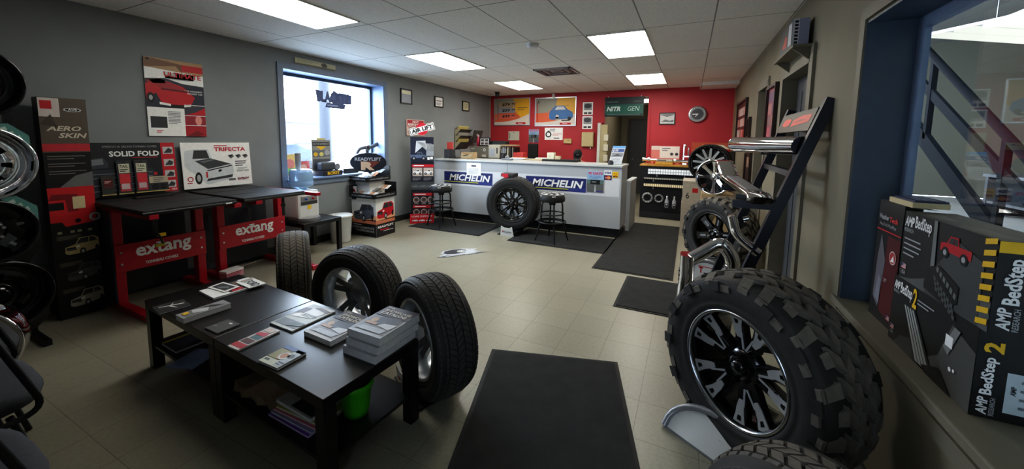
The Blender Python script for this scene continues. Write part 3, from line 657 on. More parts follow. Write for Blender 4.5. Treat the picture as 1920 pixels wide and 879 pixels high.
g.poly([(.07,1.08),(.16,1.17),(.26,1.2),(.26,1.08)],K(110,112,112),2); g.rect(0,.86,.26,1.08,K(196,34,40),2); g.poly([(0,.98),(.09,.98),(.1,.88),(.16,.88),(.16,1.02),(.02,1.03)],K(120,20,26),3); g.rect(.0,.9,.08,.96,BK,4); g.rect(.13,.9,.2,1.0,K(206,190,150),4)
g.poly([(0,.86),(.26,.86),(.25,.78),(.08,.76),(.06,.8),(0,.8)],K(190,30,36),2); g.disc(.15,.8,.018,BK,4,14); g.ring(.25,.82,.02,.035,LG,4)
for k,(y,c) in enumerate(((.52,K(190,170,120)),(.3,K(92,90,96)),(.08,K(170,166,150)))):
    suv_front(g,.06,y,.2,.14,c,3); g.rect(.02,y+.13,.16,y+.17,K(58,54,48),2); g.lines(.03,y+.135,.15,y+.165,3,K(110,106,90),3)
for x in (.03,.1,.14,.2): g.rect(x,.705,x+.025,.725,K(150,148,120),3)
g.build('printed_face',t)
# wheel rack at far left -------------------------------------------------------------
rk=thing('wheel_rack','black wheel rack at the left edge holding a column of rims','display rack',(-4.32,.66,0))
# frame at y .35-1.0
for y in (-.22,.22):
    MB().box(-.05,.0,y-.02,y+.02,0,1.95,M['blackmetal']).build('upright',rk)
    MB().box(-.02,.28,y-.02,y+.02,0,.04,M['blackmetal']).build('foot',rk)
MB().box(-.04,.0,-.22,.22,.10,.14,M['blackmetal']).build('crossbar',rk); MB().box(-.04,.0,-.22,.22,1.80,1.84,M['blackmetal']).build('crossbar',rk)
def rimpanel(z,label,sticker):
    t=thing('rim_panel',label,'display panel',(-4.26,.665,z),group='chamfered black panels on the wheel rack')
    p=MB(frame((0,0,0),(0,1,0),(0,0,1))); c=.09; s=.29
    p.prism([(-s,c),(-s+c,0),(s-c,0),(s,c),(s,.5-c),(s-c,.5),(-s+c,.5),(-s,.5-c)],-.02,.0,K(30,29,28)); pb_=p.build('board',t)
    g=MB(frame((.001,0,0),(0,1,0),(0,0,1)))
    g.poly([(s-c*1.9,.5-.01),(s-c-.005,.5-.005),(s-.005,.5-c),(s-.005,.5-c*2.2)],K(90,140,134),1)
    for k in range(3): g.poly([(s-c*1.5+k*.03,.46-k*.03),(s-c*1.2+k*.03,.475-k*.03),(s-c*1.1+k*.03,.45-k*.03),(s-c*1.4+k*.03,.43-k*.03)],K(190,210,200),2)
    g.build('corner_sticker',pb_)
for z,lb in ((1.08,'black rim panel with teal corner sticker behind the chrome rim'),(.572,'black rim panel behind the dark rim below the chrome one'),(.065,'lowest black rim panel just above the floor by the banner foot')): rimpanel(z,lb,1)
def rim(name,label,x,y,z,R,style,az=-PI/2):
    t=thing('bare_wheel',label,'wheel',(x,y,z-R),R=rot('Z',-az),group='bare rims at the left edge'); wheel(t,R,.2,style,R); return t
# face normal (-sin az,-cos az)= +x  => az=-pi/2
rim('wheel_rim','gloss black rim, topmost on the wheel rack at the left edge',-4.14,.69,1.83,.22,'darkchrome')
rim('wheel_rim','polished chrome rim with round holes on the wheel rack',-4.14,.69,1.31,.235,'soft8')
rim('wheel_rim','gloss black rim second from the floor on the wheel rack',-4.14,.70,.862,.2,'star')
rim('wheel_rim','gloss black rim lowest on the wheel rack with a shiny hub',-4.14,.71,.42,.23,'dark')
rim('wheel_rim','chrome edged rim standing on the floor, cut by the left frame edge',-3.80,.50,.24,.24,'soft8',-1.2)
# chairs -----------------------------------------------------------------------------
def chair(x,y,rz,label):
    t=thing('waiting_chair',label,'chair',(x,y,0),rz,'tube framed waiting chairs at lower left')
    s=MB()
    P=[(.285*math.copysign(abs(math.cos(q))**.62,math.cos(q)),.04+.25*math.copysign(abs(math.sin(q))**.62,math.sin(q))) for q in [2*PI*i/28 for i in range(28)]]
    n=len(P)
    rings=[]
    for z,k in ((.40,.86),(.41,.97),(.44,1),(.465,.97),(.475,.86),(.48,.6)): rings.append([(a*k,b*k,z) for a,b in P])
    s.loft(rings,M['upholst']); s.build('seat',t)
    b=MB(); b.box(-.24,.24,-.255,-.205,.52,.84,M['upholst'],.02,T=tr(0,-.23,.5)@rot('X',.14)@tr(0,.23,-.5)); b.build('backrest',t)
    for k in (-1,1):
        pts=rnd_path([(k*.29,-.30,.80),(k*.29,.12,.80),(k*.29,.25,.39),(k*.29,-.12,.36),(k*.24,-.26,.36)],.07,6)
        MB().tube(pts,.0115,M['blackmetal'],10).build('arm_frame',t)
        MB().tube(rnd_path([(k*.27,.16,.40),(k*.285,.25,.0)],.02),.012,M['blackmetal'],8).build('leg',t)
        MB().tube(rnd_path([(k*.27,-.33,.82),(k*.27,-.22,.42),(k*.285,-.30,0)],.06),.012,M['blackmetal'],8).build('leg',t)
    MB().tube([(-.27,.1,.385),(.27,.1,.385)],.011,M['blackmetal'],8).tube([(-.27,-.2,.385),(.27,-.2,.385)],.011,M['blackmetal'],8).build('seat_rail',t)
    return t
c0=chair(-2.60,.23,0.0,'dark grey tube framed chair, middle one at the lower left edge')
dup(c0,(-1.94,.085,0),0,'dark grey tube framed chair nearest the camera at the lower left corner')
dup(c0,(-3.24,.30,0),0,'dark grey tube framed chair beside the wheel rack, farthest of the row')
# coffee tables ----------------------------------------------------------------------
def lack(x0,x1,y0,y1,label,rz,cx,cy,h=.45,shelf=True,name='coffee_table',group=None,leg=.05,th=.05):
    t=thing(name,label,'table',(cx,cy,0),rz,group)
    MB().box(x0,x1,y0,y1,h-th,h,M['lack'],.003).build('tabletop',t)
    for x in (x0,x1-leg):
        for y in (y0,y1-leg): MB().box(x,x+leg,y,y+leg,0,h-th,M['lack'],.002).build('leg',t)
    if shelf: MB().box(x0+leg*.2,x1-leg*.2,y0+.01,y1-.01,.145,.163,M['lack']).build('shelf',t)
    return t
CTZ=-.068
def ctp(u,v):   # table axes -> world ; centre of pair (-2.165,1.275)
    c,s=math.cos(CTZ),math.sin(CTZ); return (-2.165+u*c-v*s,1.298+u*s+v*c)
GT='matching black coffee tables pushed end to end'
lack(-.455,.455,-.275,.275,'black coffee table with lower shelf, left one of the joined pair',CTZ,*ctp(-.458,0),group=GT,leg=.06)
lack(-.455,.455,-.275,.275,'black coffee table with catalogue stack and green pot, right one of the pair',CTZ,*ctp(.458,0),group=GT,leg=.06)
def booklet(name,label,cat,P,z,th,cover,draw,group=None,soft=0,spine=None):
    # P: corner near-left (x,y), width along local x, height along local y, angle
    x,y,w,h,a=P
    t=thing(name,label,cat,(x,y,z),a,group)
    b=MB(); b.box(0.002,w-.002,.002,h-.002,.0012,th-.0012,M['paperedge']); b.build('pages',t)
    c=MB(); c.box(0,w,0,h,th-.0012,th,cover); c.box(0,w,0,h,0,.0012,cover); c.box(0,.0015,0,h,0,th,spine or cover)
    c.T=tr(0,0,th); draw(c,w,h); c.build('cover',t); return t
# P uses book frame : reading direction rotated; magazines lie with long axis roughly along view
def dA(g,w,h): g.poly([(.02,.1),(w*.5,h*.5),(w*.95,h*.62),(w*.5,h*.42)],WH,1); g.poly([(w*.3,.02),(w*.36,.02),(w*.6,h*.9),(w*.52,h*.9)],WH,1); g.lines(.02,.02,w*.4,h*.3,3,K(120,120,110),2)
def dB(g,w,h): g.rect(.012,.02,w-.01,h*.72,K(130,128,124),1); g.poly([(w*.1,h*.3),(w*.5,h*.6),(w*.95,h*.5),(w*.6,h*.25)],K(200,200,200),2); g.poly([(w*.2,h*.5),(w*.6,h*.7),(w*.8,h*.9),(w*.3,h*.7)],K(40,40,44),3); g.rect(.02,.02,w*.55,h*.2,YL,4)
def dE(g,w,h): g.rect(.0,h*.06,w,h*.22,RD,1); g.rect(.01,h*.25,w*.9,h*.42,K(100,60,60),1); g.rect(w*.2,h*.45,w*.9,h*.6,K(70,110,120),1); g.poly([(w*.1,h*.6),(w*.9,h*.62),(w*.8,h*.78),(w*.1,h*.72)],K(200,30,60),2); g.rect(w*.2,h*.8,w*.8,h*.95,K(220,200,190),2)
def dF(g,w,h): g.rect(0,0,w,h*.3,K(210,212,190),1); g.rect(0,h*.28,w*.6,h*.8,K(150,140,70),1); g.disc(w*.52,h*.5,w*.2,K(200,130,80),2,18); g.ring(w*.56,h*.52,w*.14,w*.2,WH,3,20); g.rect(w*.65,h*.05,w,h*.95,K(190,200,205),2); g.lines(w*.7,h*.08,w*.98,h*.28,2,BK,3); g.rect(0,h*.82,w,h,K(70,100,160),2); g.disc(w*.8,h*.6,w*.12,DG,3,12); g.rect(.01,.02,w*.3,h*.22,K(60,60,60),2)
def dG(g,w,h): g.rect(.01,.02,w-.01,h*.3,K(100,104,106),1); g.poly([(.02,h*.4),(w*.8,h*.5),(w*.95,h*.95),(.05,h*.9)],K(250,250,250),2); g.lines(w*.35,h*.5,w*.9,h*.62,3,K(90,100,104),3,.5); g.poly([(w*.3,h*.86),(w*.9,h*.8),(w*.95,h*.9),(w*.5,h*.93)],K(96,70,66),3); g.poly([(.0,h*.55),(w*.3,h*.6),(w*.28,h*.82),(0,h*.8)],K(90,70,70),3); g.poly([(w*.5,.02),(w*.98,.05),(w*.98,h*.3),(w*.6,h*.25)],K(70,84,78),3)
def dH(g,w,h):
    g.rect(0,h*.62,w,h,K(84,78,88),1); g.rect(w*.05,h*.08,w*.95,h*.64,K(120,118,118),1); g.poly([(w*.25,h*.3),(w*.9,h*.42),(w*.85,h*.66),(w*.3,h*.6)],K(34,38,56),2); g.disc(w*.25,h*.45,.02,K(190,150,90),3,12); g.rect(w*.1,h*.3,w*.45,h*.38,K(180,130,90),3); g.poly([(w*.1,h*.1),(w*.85,h*.1),(w*.9,h*.24),(w*.2,h*.22)],K(176,180,186),3); g.poly([(w*.5,h*.3),(w*.9,h*.25),(w*.95,h*.45),(w*.6,h*.4)],K(210,212,216),3)
    g.text('EQ',w*.1,h*.9,w*.28,h*.95,K(214,206,190),4,.03); g.text('SHOWCASE',w*.1,h*.79,w*.92,h*.87,K(214,206,190),4,.04); g.text('CATALOG',w*.1,h*.68,w*.88,h*.77,K(220,214,200),4,.05)
zt=.451
# each: near-left corner, width(x), depth(y)
booklet('magazine','dark magazine with white crossed strokes at the far left table corner','magazine',(-2.905,1.05,.15,.15,-.15),zt,.008,K(46,46,42),dA,'magazines on the coffee tables',spine=K(70,130,180))
booklet('catalogue','thick catalogue with yellow corner block on the left coffee table','catalogue',(-2.60,1.04,.1,.24,-.06),zt,.03,K(150,150,150),dB,'magazines on the coffee tables',spine=K(150,165,215))
pile=booklet('magazine','broad white edged magazine under the photo card at the table back edge','magazine',(-2.93,1.31,.22,.3,-.1),zt,.012,WH,lambda g,w,h:(g.rect(.0,.1,w*.95,h*.75,K(40,38,40),1),g.poly([(w*.55,h*.35),(w*.95,h*.4),(w*.9,h*.62),(w*.6,h*.6)],RD,2),g.rect(.02,h*.6,w*.5,h*.72,K(120,100,80),2)),'magazines on the coffee tables')
g,fin=flat('photo_card','white bordered dark photo card on the magazine at the table back edge','photo card',frame((-2.93,1.36,zt+.017),(1,.02,0),(-.05,1,.04)),.19,.10,.002,WH); g.rect(.02,.015,.17,.085,K(60,62,62),1); g.poly([(.05,.03),(.12,.07),(.15,.05),(.09,.02)],K(120,124,124),2); fin()
booklet('magazine','white magazine with big dark letters at the back edge of the left table','magazine',(-2.86,1.50,.2,.11,-.1),zt+.013,.006,WH,lambda g,w,h:(g.text('FORD',w*.3,h*.25,w*.95,h*.75,DG,2,.03),g.rect(.01,.02,w*.25,h*.9,K(170,160,150),1)),'magazines on the coffee tables')
booklet('booklet','plain grey glossy booklet on the front edge of the left table','booklet',(-2.34,1.06,.125,.115,-.02),zt,.006,K(84,84,80),lambda g,w,h:(g.poly([(.01,h*.3),(w*.3,h*.36),(w*.3,h*.38),(.01,h*.32)],WH,1),g.rect(w*.5,h*.75,w*.7,h*.85,WH,1)),'magazines on the coffee tables')
booklet('magazine','narrow red and white magazine lying across the table seam','magazine',(-2.03,1.01,.09,.215,.0),zt,.008,K(216,210,206),dE,'magazines on the coffee tables',spine=K(160,170,205))
booklet('magazine','colourful small magazine with round photo, nearest the front on the right table','magazine',(-1.76,1.0,.14,.145,.0),zt,.012,K(206,206,196),dF,'magazines on the coffee tables',spine=K(150,165,215))
booklet('magazine','glossy open looking white and green magazine at the back of the right table','magazine',(-2.08,1.255,.2,.275,-.03),zt,.008,K(206,210,206),dG,'magazines on the coffee tables',spine=K(70,80,76))
booklet('catalogue','single thick catalogue left of the catalogue stack','catalogue',(-1.79,1.255,.215,.28,-.05),zt,.028,K(180,172,160),dH,'showcase catalogues on the right table')
for k,(dx,dy,a,lb) in enumerate(((0,0,-.02,'bottom catalogue of the stack of three on the right table'),(.008,.012,-.03,'middle catalogue of the stack of three on the right table'),(.012,.02,-.015,'top catalogue of the stack of three, cover curling'))):
    booklet('catalogue',lb,'catalogue',(-1.475+dx,1.235+dy,.215,.285,a),zt+.0405*k,.04,K(176,178,182),dH,'showcase catalogues on the right table')
# lower shelf contents
zs=.164
booklet('magazine','dark cover magazine with yellow spine on the left lower shelf','magazine',(-2.98,1.11,.2,.17,-.05),zs,.015,K(30,34,44),lambda g,w,h:g.rect(0,0,w*.12,h,K(190,180,60),1),'magazines on the lower shelves')
booklet('magazine','blue white sheet sticking out over the left lower shelf edge','paper',(-2.66,1.00,.17,.2,.35),zs+.002,.004,K(140,160,195),lambda g,w,h:g.lines(.02,.02,w*.8,h*.5,4,K(120,140,176),1),'magazines on the lower shelves')
b=MB(); 
for i in range(9):
    a0=i/8
rings=[]
for i in range(10):
    u=i/9; x=-.2+.4*u; wv=.012*math.sin(i*2.3); rings.append([(x,-.09+wv,.0),(x,.08+wv*.6,.0),(x,.09-wv,.03+.02*math.sin(i*1.7)),(x,-.08,.035+.018*math.cos(i*2.1))])
b.loft(rings,K(150,128,104,.85),False); o=b.build('paper_bag',loc=(-1.90,1.15,zs)); tag(o,'crumpled brown paper lying on the right lower shelf','paper')
for k,(c,lb) in enumerate(((K(130,70,190),'purple magazine at the bottom of the pile on the right lower shelf'),(K(150,160,210),'blue white magazine, second in the lower shelf pile'),(K(220,110,150),'pink magazine, third in the lower shelf pile'),(K(190,190,80),'yellow green magazine on top of the lower shelf pile'))):
    booklet('magazine',lb,'magazine',(-1.76+.012*k,1.03+.006*k,.3,.2,-.03+.02*k),zs+.013*k,.0125,c,lambda g,w,h:g.lines(.02,.05,w*.6,h*.6,4,WH,1),'magazines on the lower shelves',spine=c)
booklet('magazine','white sheet curling above the lower shelf pile','paper',(-1.74,1.06,.27,.18,-.06),zs+.055,.018,K(206,206,200),lambda g,w,h:g.rect(w*.4,.01,w*.98,h,K(40,46,60),1),'magazines on the lower shelves')
t=thing('plant_pot','bright green plastic pot on the right lower shelf','pot',(-1.40,1.24,zs)); MB().lathe([(0,0),(.055,0),(.062,.03),(.075,.15),(.08,.16),(.076,.165),(.07,.15),(.058,.03),(0,.02)],mk('lime_green_plastic',(70,190,30),.4),28).build('pot',t); MB().lathe([(.078,.145),(.084,.147),(.084,.165),(.077,.167)],mk('green_rim',(80,200,40),.4),28).build('rim',t)
pb=thing('small_box','small pink and white carton on the floor behind the coffee table','box',(-4.2,2.175,.057),.15); MB().box(-.05,.05,-.09,.09,0,.08,K(206,150,160),.002).box(-.051,.051,-.091,.091,.06,.081,WH).build('carton',pb); MB(frame((.051,-.08,.015),(0,1,0),(0,0,1))).lines(0,0,.15,.045,3,K(170,60,90),1).build('print',pb)
cd=MB().tube(rnd_path([(-4.66,2.2,.006),(-4.55,2.33,.006),(-4.6,2.55,.006),(-4.66,2.75,.006),(-4.55,2.95,.006),(-4.6,3.1,.006)],.1),.004,K(206,200,170),6).build('power_cord'); tag(cd,'thin pale power cord on the floor under the farther red stand','cord')
# tyres by the coffee table ------------------------------------------------------------
GTy='road tyres on alloy wheels behind the coffee tables'
mounted('mounted_tire','road tyre with ribbed tread facing the camera, left of the three behind the table',(-2.97,2.02,0),.60,.355,.245,.22,'hwy','back','rubber2',group=GTy)
mounted('mounted_tire','road tyre with silver wheel inside showing, middle of the three behind the table',(-2.155,1.95,0),-.05,.355,.255,.225,'hwy','back','rubber',group=GTy)
mounted('mounted_tire','road tyre at the right end of the coffee table with zigzag grooves',(-1.32,1.735,0),.46,.352,.245,.225,'hwy','back','rubber',group=GTy)
def stand(label,loc,rz,txt,group='tyre stands',w=.34,h=.15):
    t=thing('tire_stand',label,'tyre stand',loc,rz,group)
    MB().prism([(-w/2,-.0),(w/2,0),(w/2-.02,.30),(-w/2+.02,.30)],0,.012,M['black']).build('base_plate',t)
    pl=MB(frame((0,0,0),(1,0,0),(0,-.15,1))); P=[(-w*.34,.0),(w*.34,.0),(w*.27,h),(w*.12,h*.83),(-w*.12,h*.83),(-w*.27,h)]
    pl.prism(P,-.008,0,M['white']); 
    if txt: pl.text(txt,-w*.24,h*.36,w*.24,h*.54,K(40,44,70),2,.02); pl.text(txt[:2],-w*.24,h*.36,-w*.24+w*.09,h*.54,RD,3,.02); pl.rect(-w*.2,h*.28,w*.22,h*.3,K(40,44,70),2)
    pl.build('placard',t)
    for s in (-1,1): MB().prism([(s*w*.30,.02),(s*w*.36,.02),(s*w*.36,.29),(s*w*.30,.29)],.012,.07,M['black']).build('cradle',t)
    return t
stand('white BF placard tyre stand under the right road tyre, half hidden by the table leg',(-1.43,1.63,0),-.46,'BFGoodrich',w=.36)
# ================================================================== WINDOW CORNER
lack(-.275,.275,-.275,.275,'small black side table carrying the water cooler under the window',0,-4.43,3.25,name='side_table',shelf=False)
t=thing('water_cooler','white tabletop water cooler with blue bottle on the small black table','water cooler',(-4.47,3.19,.451))
b=MB(); b.box(-.145,.13,-.15,.15,.02,.38,M['whitegloss'],.03); b.box(-.1,.13,-.13,.13,.0,.03,M['whitegloss']); b.build('body',t)
b=MB(); b.box(.125,.137,-.11,.12,.24,.31,M['silver'],.006); b.box(.1,.135,-.11,.12,.2,.24,K(60,62,66)); b.build('tap_panel',t)
b=MB(); b.loft([[(.11+.12*math.cos(a)*1.0,.15*math.sin(a),z) for a in [2*PI*i/24 for i in range(24)]] for z in (.0,.03,.035)],M['silver']); b.build('drip_tray',t)
b=MB(); b.box(.131,.133,-.02,.03,.14,.19,YL); b.build('warning_sticker',t)
for yy,c in ((-.05,K(60,90,180)),(.05,RD)): MB().cyl((.137,yy,.28),(.165,yy,.27),.012,c,10).build('tap',t)
MB().lathe([(0,.38),(.06,.38),(.07,.40),(.135,.43),(.14,.44),(.14,.49),(.132,.5),(.14,.51),(.14,.60),(.13,.635),(.1,.645),(0,.645)],M['water'],36).build('bottle',t)
t=thing('paper_cups','stack of translucent paper cups standing on the blue bottle','cup',(-4.46,3.15,1.097)); b=MB()
for i in range(4): b.lathe([(.028-.0*i,.0+.035*i),(.036,.10+.035*i),(.038,.10+.035*i),(.036,.098+.035*i)],mk('cup_white%d'%i,(222,228,232),.5),20)
b.build('cups',t)
t=thing('trash_bin','white round plastic waste bin between the side table and the truck display','bin',(-4.5,3.80,0))
MB().lathe([(0,.0),(.125,0),(.13,.02),(.155,.36),(.165,.37),(.165,.385),(.155,.385),(.148,.36),(.12,.02),(0,.02)],M['whitegloss'],36).build('bucket',t); MB().lathe([(.166,.372),(.17,.38),(.165,.395),(.1,.405),(0,.406)],M['white'],36).build('lid',t)
# things on the window sill
ZS=wz0+.023
t=thing('product_display','grey and yellow headlamp display card standing on the window sill','display stand',(-4.83,3.86,ZS),rz=.05)
MB().box(-.11,.11,-.16,.2,0,.07,K(30,30,40),.004).build('tray',t)
g=MB(frame((-.06,-.19,.07),(0,1,0),(0,0,1))@Matrix.Diagonal((1.25,1.0,1,1))); g.slab(0,0,.26,.45,K(150,150,140),.01); g.rect(.01,.36,.25,.42,DG,1); g.text('SEE THE DIFFERENCE',.02,.375,.24,.405,LG,2,.01); g.poly([(.06,.355),(.2,.355),(.13,.3)],YL,1); g.rect(.01,.2,.25,.3,GY,1); g.disc(.05,.24,.03,YL,2,14); g.disc(.13,.24,.03,K(220,210,120),2,14); g.disc(.21,.26,.04,LG,2,14); g.rect(.01,.02,.25,.17,K(90,92,96),1); g.rect(.07,.45,.19,.475,K(210,190,120),0); g.build('card',t)
g=MB(frame((.112,-.08,.012),(0,1,0),(0,0,1))); g.text('ROKIT',0,0,.22,.05,YL,1,.04); g.build('lettering',t)
b=MB(); b.box(-.04,.06,-.14,.12,.072,.2,K(70,74,80),.03); b.build('lamp_unit',t); MB().cyl((.0,.16,.12),(.05,.16,.12),.05,M['silver'],20).build('lens',t)
for k,(y,zh,cs,lb) in enumerate(((3.30,.32,(K(226,190,110),K(216,130,120),K(90,120,190)),'yellow and pink flyers leaning on the window glass at the left'),(3.30,.13,(K(120,190,90),K(60,70,80),K(220,200,120)),'green edged flyers lying low at the left of the window sill'),(3.50,.22,(K(190,90,90),K(216,170,150),K(150,60,70)),'reddish leaflet leaning on the glass behind the water bottle'))):
    g,fin=flat('flyer',lb,'flyer',frame((-4.92+.05*(k==1),y-.06,ZS),(0.05,1,0),(-.15,0,1)),.22,zh,.004,cs[0],'flyers on the window sill'); g.rect(0,0,.22,zh*.4,cs[2],1); g.disc(.13,zh*.6,zh*.2,cs[1],2,16); g.rect(.02,zh*.1,.2,zh*.25,WH,2); fin()
t=thing('steering_wheel','dark steering yoke with oval badge leaning in the right of the window','steering wheel',(-4.88,4.70,ZS))
MB().box(-.03,.03,-.12,.2,0,.3,K(190,180,160),.004).build('carton_stand',t)
MB().tube(rnd_path([(0,-.22,.30),(0,-.16,.38),(0,-.02,.40),(0,.1,.40),(0,.25,.46)],.05),[.024,.026,.026,.028,.028,.028,.028,.028,.028,.028,.028,.028,.028,.028,.028,.03,.03,.03,.032,.032][:20],K(66,68,76),12).build('grip_bar',t)
MB(frame((.03,-.0,.39),(0,1,0),(0,0,1))).ring(0,0,.035,.05,M['silver'],1).disc(0,0,.035,DG,1).build('badge',t)
MB().cyl((0,0,.28),(0,0,.39),.03,DG,14).build('stem',t)
bt=thing('bottle','small dark bottle at the right end of the window sill','bottle',(-4.68,4.80,ZS)); MB().lathe([(0,0),(.03,0),(.03,.06),(.012,.08),(.012,.1),(0,.1)],DG,18).build('body',bt)
# letters stuck on the glass
t=thing('window_decal','dark shop lettering decal stuck on the window glass with banner below','sticker',(-4.985,4.16,2.06))
g=MB(frame((0,-.30,-.08),(0,1,0),(0,0,1))); g.text('BLACKTIP',.0,.05,.62,.22,K(70,84,120),1,.06); g.poly([(-.02,.23),(.08,.21),(.08,.08),(.02,.06),(.0,.1)],K(80,94,130),0); g.poly([(.2,.08),(.3,.25),(.4,.2),(.5,.21),(.64,.2),(.64,.06),(.3,.04)],K(84,98,136),0); g.poly([(.14,-.02),(.17,.05),(.52,.05),(.5,-.03)],K(70,84,120),1); g.lines(.18,-.01,.48,.035,1,K(150,166,200),2,.5); g.build('lettering',t)
# READYLIFT display
t=thing('cardboard_display','tall cardboard truck suspension display with oval sign by the window','display stand',(-4.44,4.38,0))
b=MB(); b.box(-.25,.25,-.2,.2,.0,.60,M['white']); b.build('carton_base',t); b=MB(); b.box(-.24,.05,-.12,.2,.6,.86,M['white']); b.build('upper_column',t)
for T,w in ((frame((-.25,-.201,0),(1,0,0),(0,0,1)),.5),(frame((.251,-.2,0),(0,1,0),(0,0,1)),.4)):
    g=MB(T); g.rect(0,0,w,.2,K(26,24,28),1); g.poly([(0,.2),(w,.2),(w,.27),(0,.25)],K(200,120,90),1); g.rect(0,.25,w,.33,K(226,170,130),1)
    if w==.5: suv_front(g,.04,.24,.42,.26,K(84,88,100),2); g.lines(.03,.163,.3,.182,1,LG,3,.6); g.text('PERFORMANCE',.03,.115,.46,.15,LG,3,.02); g.text('SUSPENSION!',.08,.07,.46,.105,LG,3,.02)
    else: suv_front(g,.02,.27,.36,.25,RD,2); g.text('READYLIFT',.03,.135,.37,.17,WH,3,.03); g.lines(.08,.09,.36,.12,1,RD,3,.6); g.rect(.14,.075,.36,.082,WH,3)
    g.build('printed_panel',t)
g=MB(frame((-.31,-.2,.56),(1,0,-.0),(0,0,1))); g.slab(0,0,.17,.2,K(226,218,214),.006); g.disc(.085,.1,.07,RD,1,24); g.disc(.085,.1,.055,K(90,40,44),2,24); g.rect(.03,.085,.14,.115,K(220,210,206),3); g.build('round_badge_card',t)
for i,(dx,dy,z) in enumerate(((.03,-.02,.60),(-.14,.03,.84))):
    b=MB(tr(dx,dy,z)); b.prism([(0,0)]*0 or [(-.25,-.24),(.25,-.24),(.25,.24),(-.25,.24)],0,.012,BK)
    b.box(-.25,.25,-.25,-.235,0,.07,BK); b.box(.24,.255,-.25,.24,0,.07,BK); b.box(-.25,-.24,-.25,.24,0,.18,BK); b.box(-.25,.25,.225,.24,0,.22,BK)
    b.build('tray',t)
    b=MB(tr(dx,dy,z))
    for k in range(6):
        x=-.225+.075*k
        for r_ in range(3):
            y=-.2+.135*r_; z_=.035+.042*r_; cc=(K(206,206,202),K(150,140,124),K(196,140,104),K(120,124,130),K(216,210,200),K(96,90,86))[(k*2+r_*3+i)%6]
            b.add([(x,y,z_),(x+.066,y,z_),(x+.066,y+.1,z_+.05),(x,y+.1,z_+.05)],[(0,1,2,3)],cc); b.add([(x+.01,y+.02,z_+.0115),(x+.055,y+.02,z_+.0115),(x+.055,y+.035,z_+.019),(x+.01,y+.035,z_+.019)],[(0,1,2,3)],WH if r_!=1 else DG)
        if k==5: continue
        b.add([(x,-.225,.0),(x+.085,-.225,.0),(x+.085,-.22,.05),(x,-.22,.05)],[(0,1,2,3)],WH)
    b.build('leaflets',t)
    g=MB(frame((dx-.2,dy-.2505,z+.018),(1,0,0),(0,0,1))); g.text('www.readylift.com',0,0,.4,.035,LG,1,.01); g.build('lettering',t)
    g=MB(frame((dx+.2555,dy-.2,z+.018),(0,1,0),(0,0,1))); g.text('www.readylift.com',0,0,.38,.035,LG,1,.01); g.build('lettering',t)
g=MB(frame((-.09,.0,1.12),(.8,.5,0),(0,0,1))@Matrix.Diagonal((.84,.92,1,1))); n=40
g.prism([(.33*math.cos(2*PI*i/n),.165*math.sin(2*PI*i/n)) for i in range(n)],-.02,0,K(24,26,34)); g.ring(0,0,.0,.0,BK,0) if False else None
g.text('READYLIFT',-.24,.03,.24,.085,LG,1,.03); g.poly([(-.16,.02),(.22,.02),(.02,-.13)],K(110,50,40),1); g.text('R',-.13,-.13,.12,.015,K(200,170,140),2,.06); g.build('oval_sign',t)
MB().box(-.11,-.07,.02,.05,.86,1.06,K(30,32,40)).build('sign_post',t)
# sign on wall + AIR LIFT stand
g,fin=flat('wall_sign','pale pink notice with red heading on the grey wall behind the black product banner','sign',LW(5.49,1.56,-4.70),.52,.30,.006,K(206,180,170)); g.rect(.02,.17,.50,.285,K(176,40,54),1); g.text('NOT',.17,.235,.35,.275,WH,2,.03); g.text('RESPONSIBLE',.04,.18,.48,.225,WH,2,.03); g.rect(.05,.03,.48,.15,K(150,120,110),1); fin()
ang=math.atan2(.22,.31)
t=thing('banner_stand','tall black and red air spring banner stand left of the counter','display stand',(-4.40,5.23,0),rz=ang)
b=MB(); b.box(0,.40,.02,.07,0,1.53,K(24,26,36)); b.build('carton',t)
g=MB(frame((0,.018,0),(1,0,0),(0,0,1))); g.rect(0,0,.40,1.53,K(24,26,38),0)
g.rect(.0,1.1,.40,1.53,K(30,34,52),1); g.poly([(.08,1.25),(.1,1.46),(.26,1.47),(.27,1.3),(.4,1.28),(.4,1.4),(.27,1.42)],K(196,198,200),2); g.poly([(.27,1.2),(.28,1.42),(.36,1.42),(.4,1.36),(.4,1.2)],K(150,154,160),2); pick_side(g,.0,1.12,.28,.15,K(90,104,130),3,True); g.rect(.27,1.12,.4,1.2,K(60,62,66),2); g.rect(.29,1.13,.33,1.18,WH,3); g.rect(.34,1.14,.385,1.185,WH,3)
g.rect(.02,1.0,.4,1.05,K(190,30,46),2); g.lines(.05,1.012,.32,1.042,1,WH,3,.5)
for x in (.03,.22): g.rect(x,.84,x+.17,.99,K(196,180,166),2); pick_side(g,x+.005,.86,.16,.1,WH,3,True); g.lines(x,.76,x+.15,.82,3,LG,2,.3)
g.rect(0,.6,.4,.74,K(70,74,76),2)
for x in (.0,.14,.27): pick_side(g,x+.01,.63,.12,.06,K(120,124,128),3,True); 
for z0 in (.49,.27): 
    g.rect(.03,z0,.4,z0+.05,K(190,30,46),2); g.lines(.06,z0+.01,.36,z0+.04,1,WH,3,.5)
    for x in (.09,.22,.34): g.disc(x,z0-.075,.055,K(206,190,186),2,20); g.disc(x,z0-.075,.045,K(120,96,92),3,20); g.rect(x-.025,z0-.09,x+.03,z0-.05,K(60,56,58),4); g.rect(x-.04,z0-.15,x+.04,z0-.142,LG,2)
g.build('printed_panel',t)
g=MB(frame((.01,-.02,1.545),(.96,0,.28),(-.28,0,.96)));  g.slab(0,0,.44,.13,K(226,224,214),.01); g.rect(.01,.012,.43,.118,BK,1); g.rect(.02,.02,.42,.11,WH,2); g.disc(.22,.065,.105,K(196,30,50),1.5,28); g.rect(.02,.02,.42,.11,WH,3); g.text('AIR LIFT',.035,.03,.405,.1,BK,4,.05); g.build('badge',t)
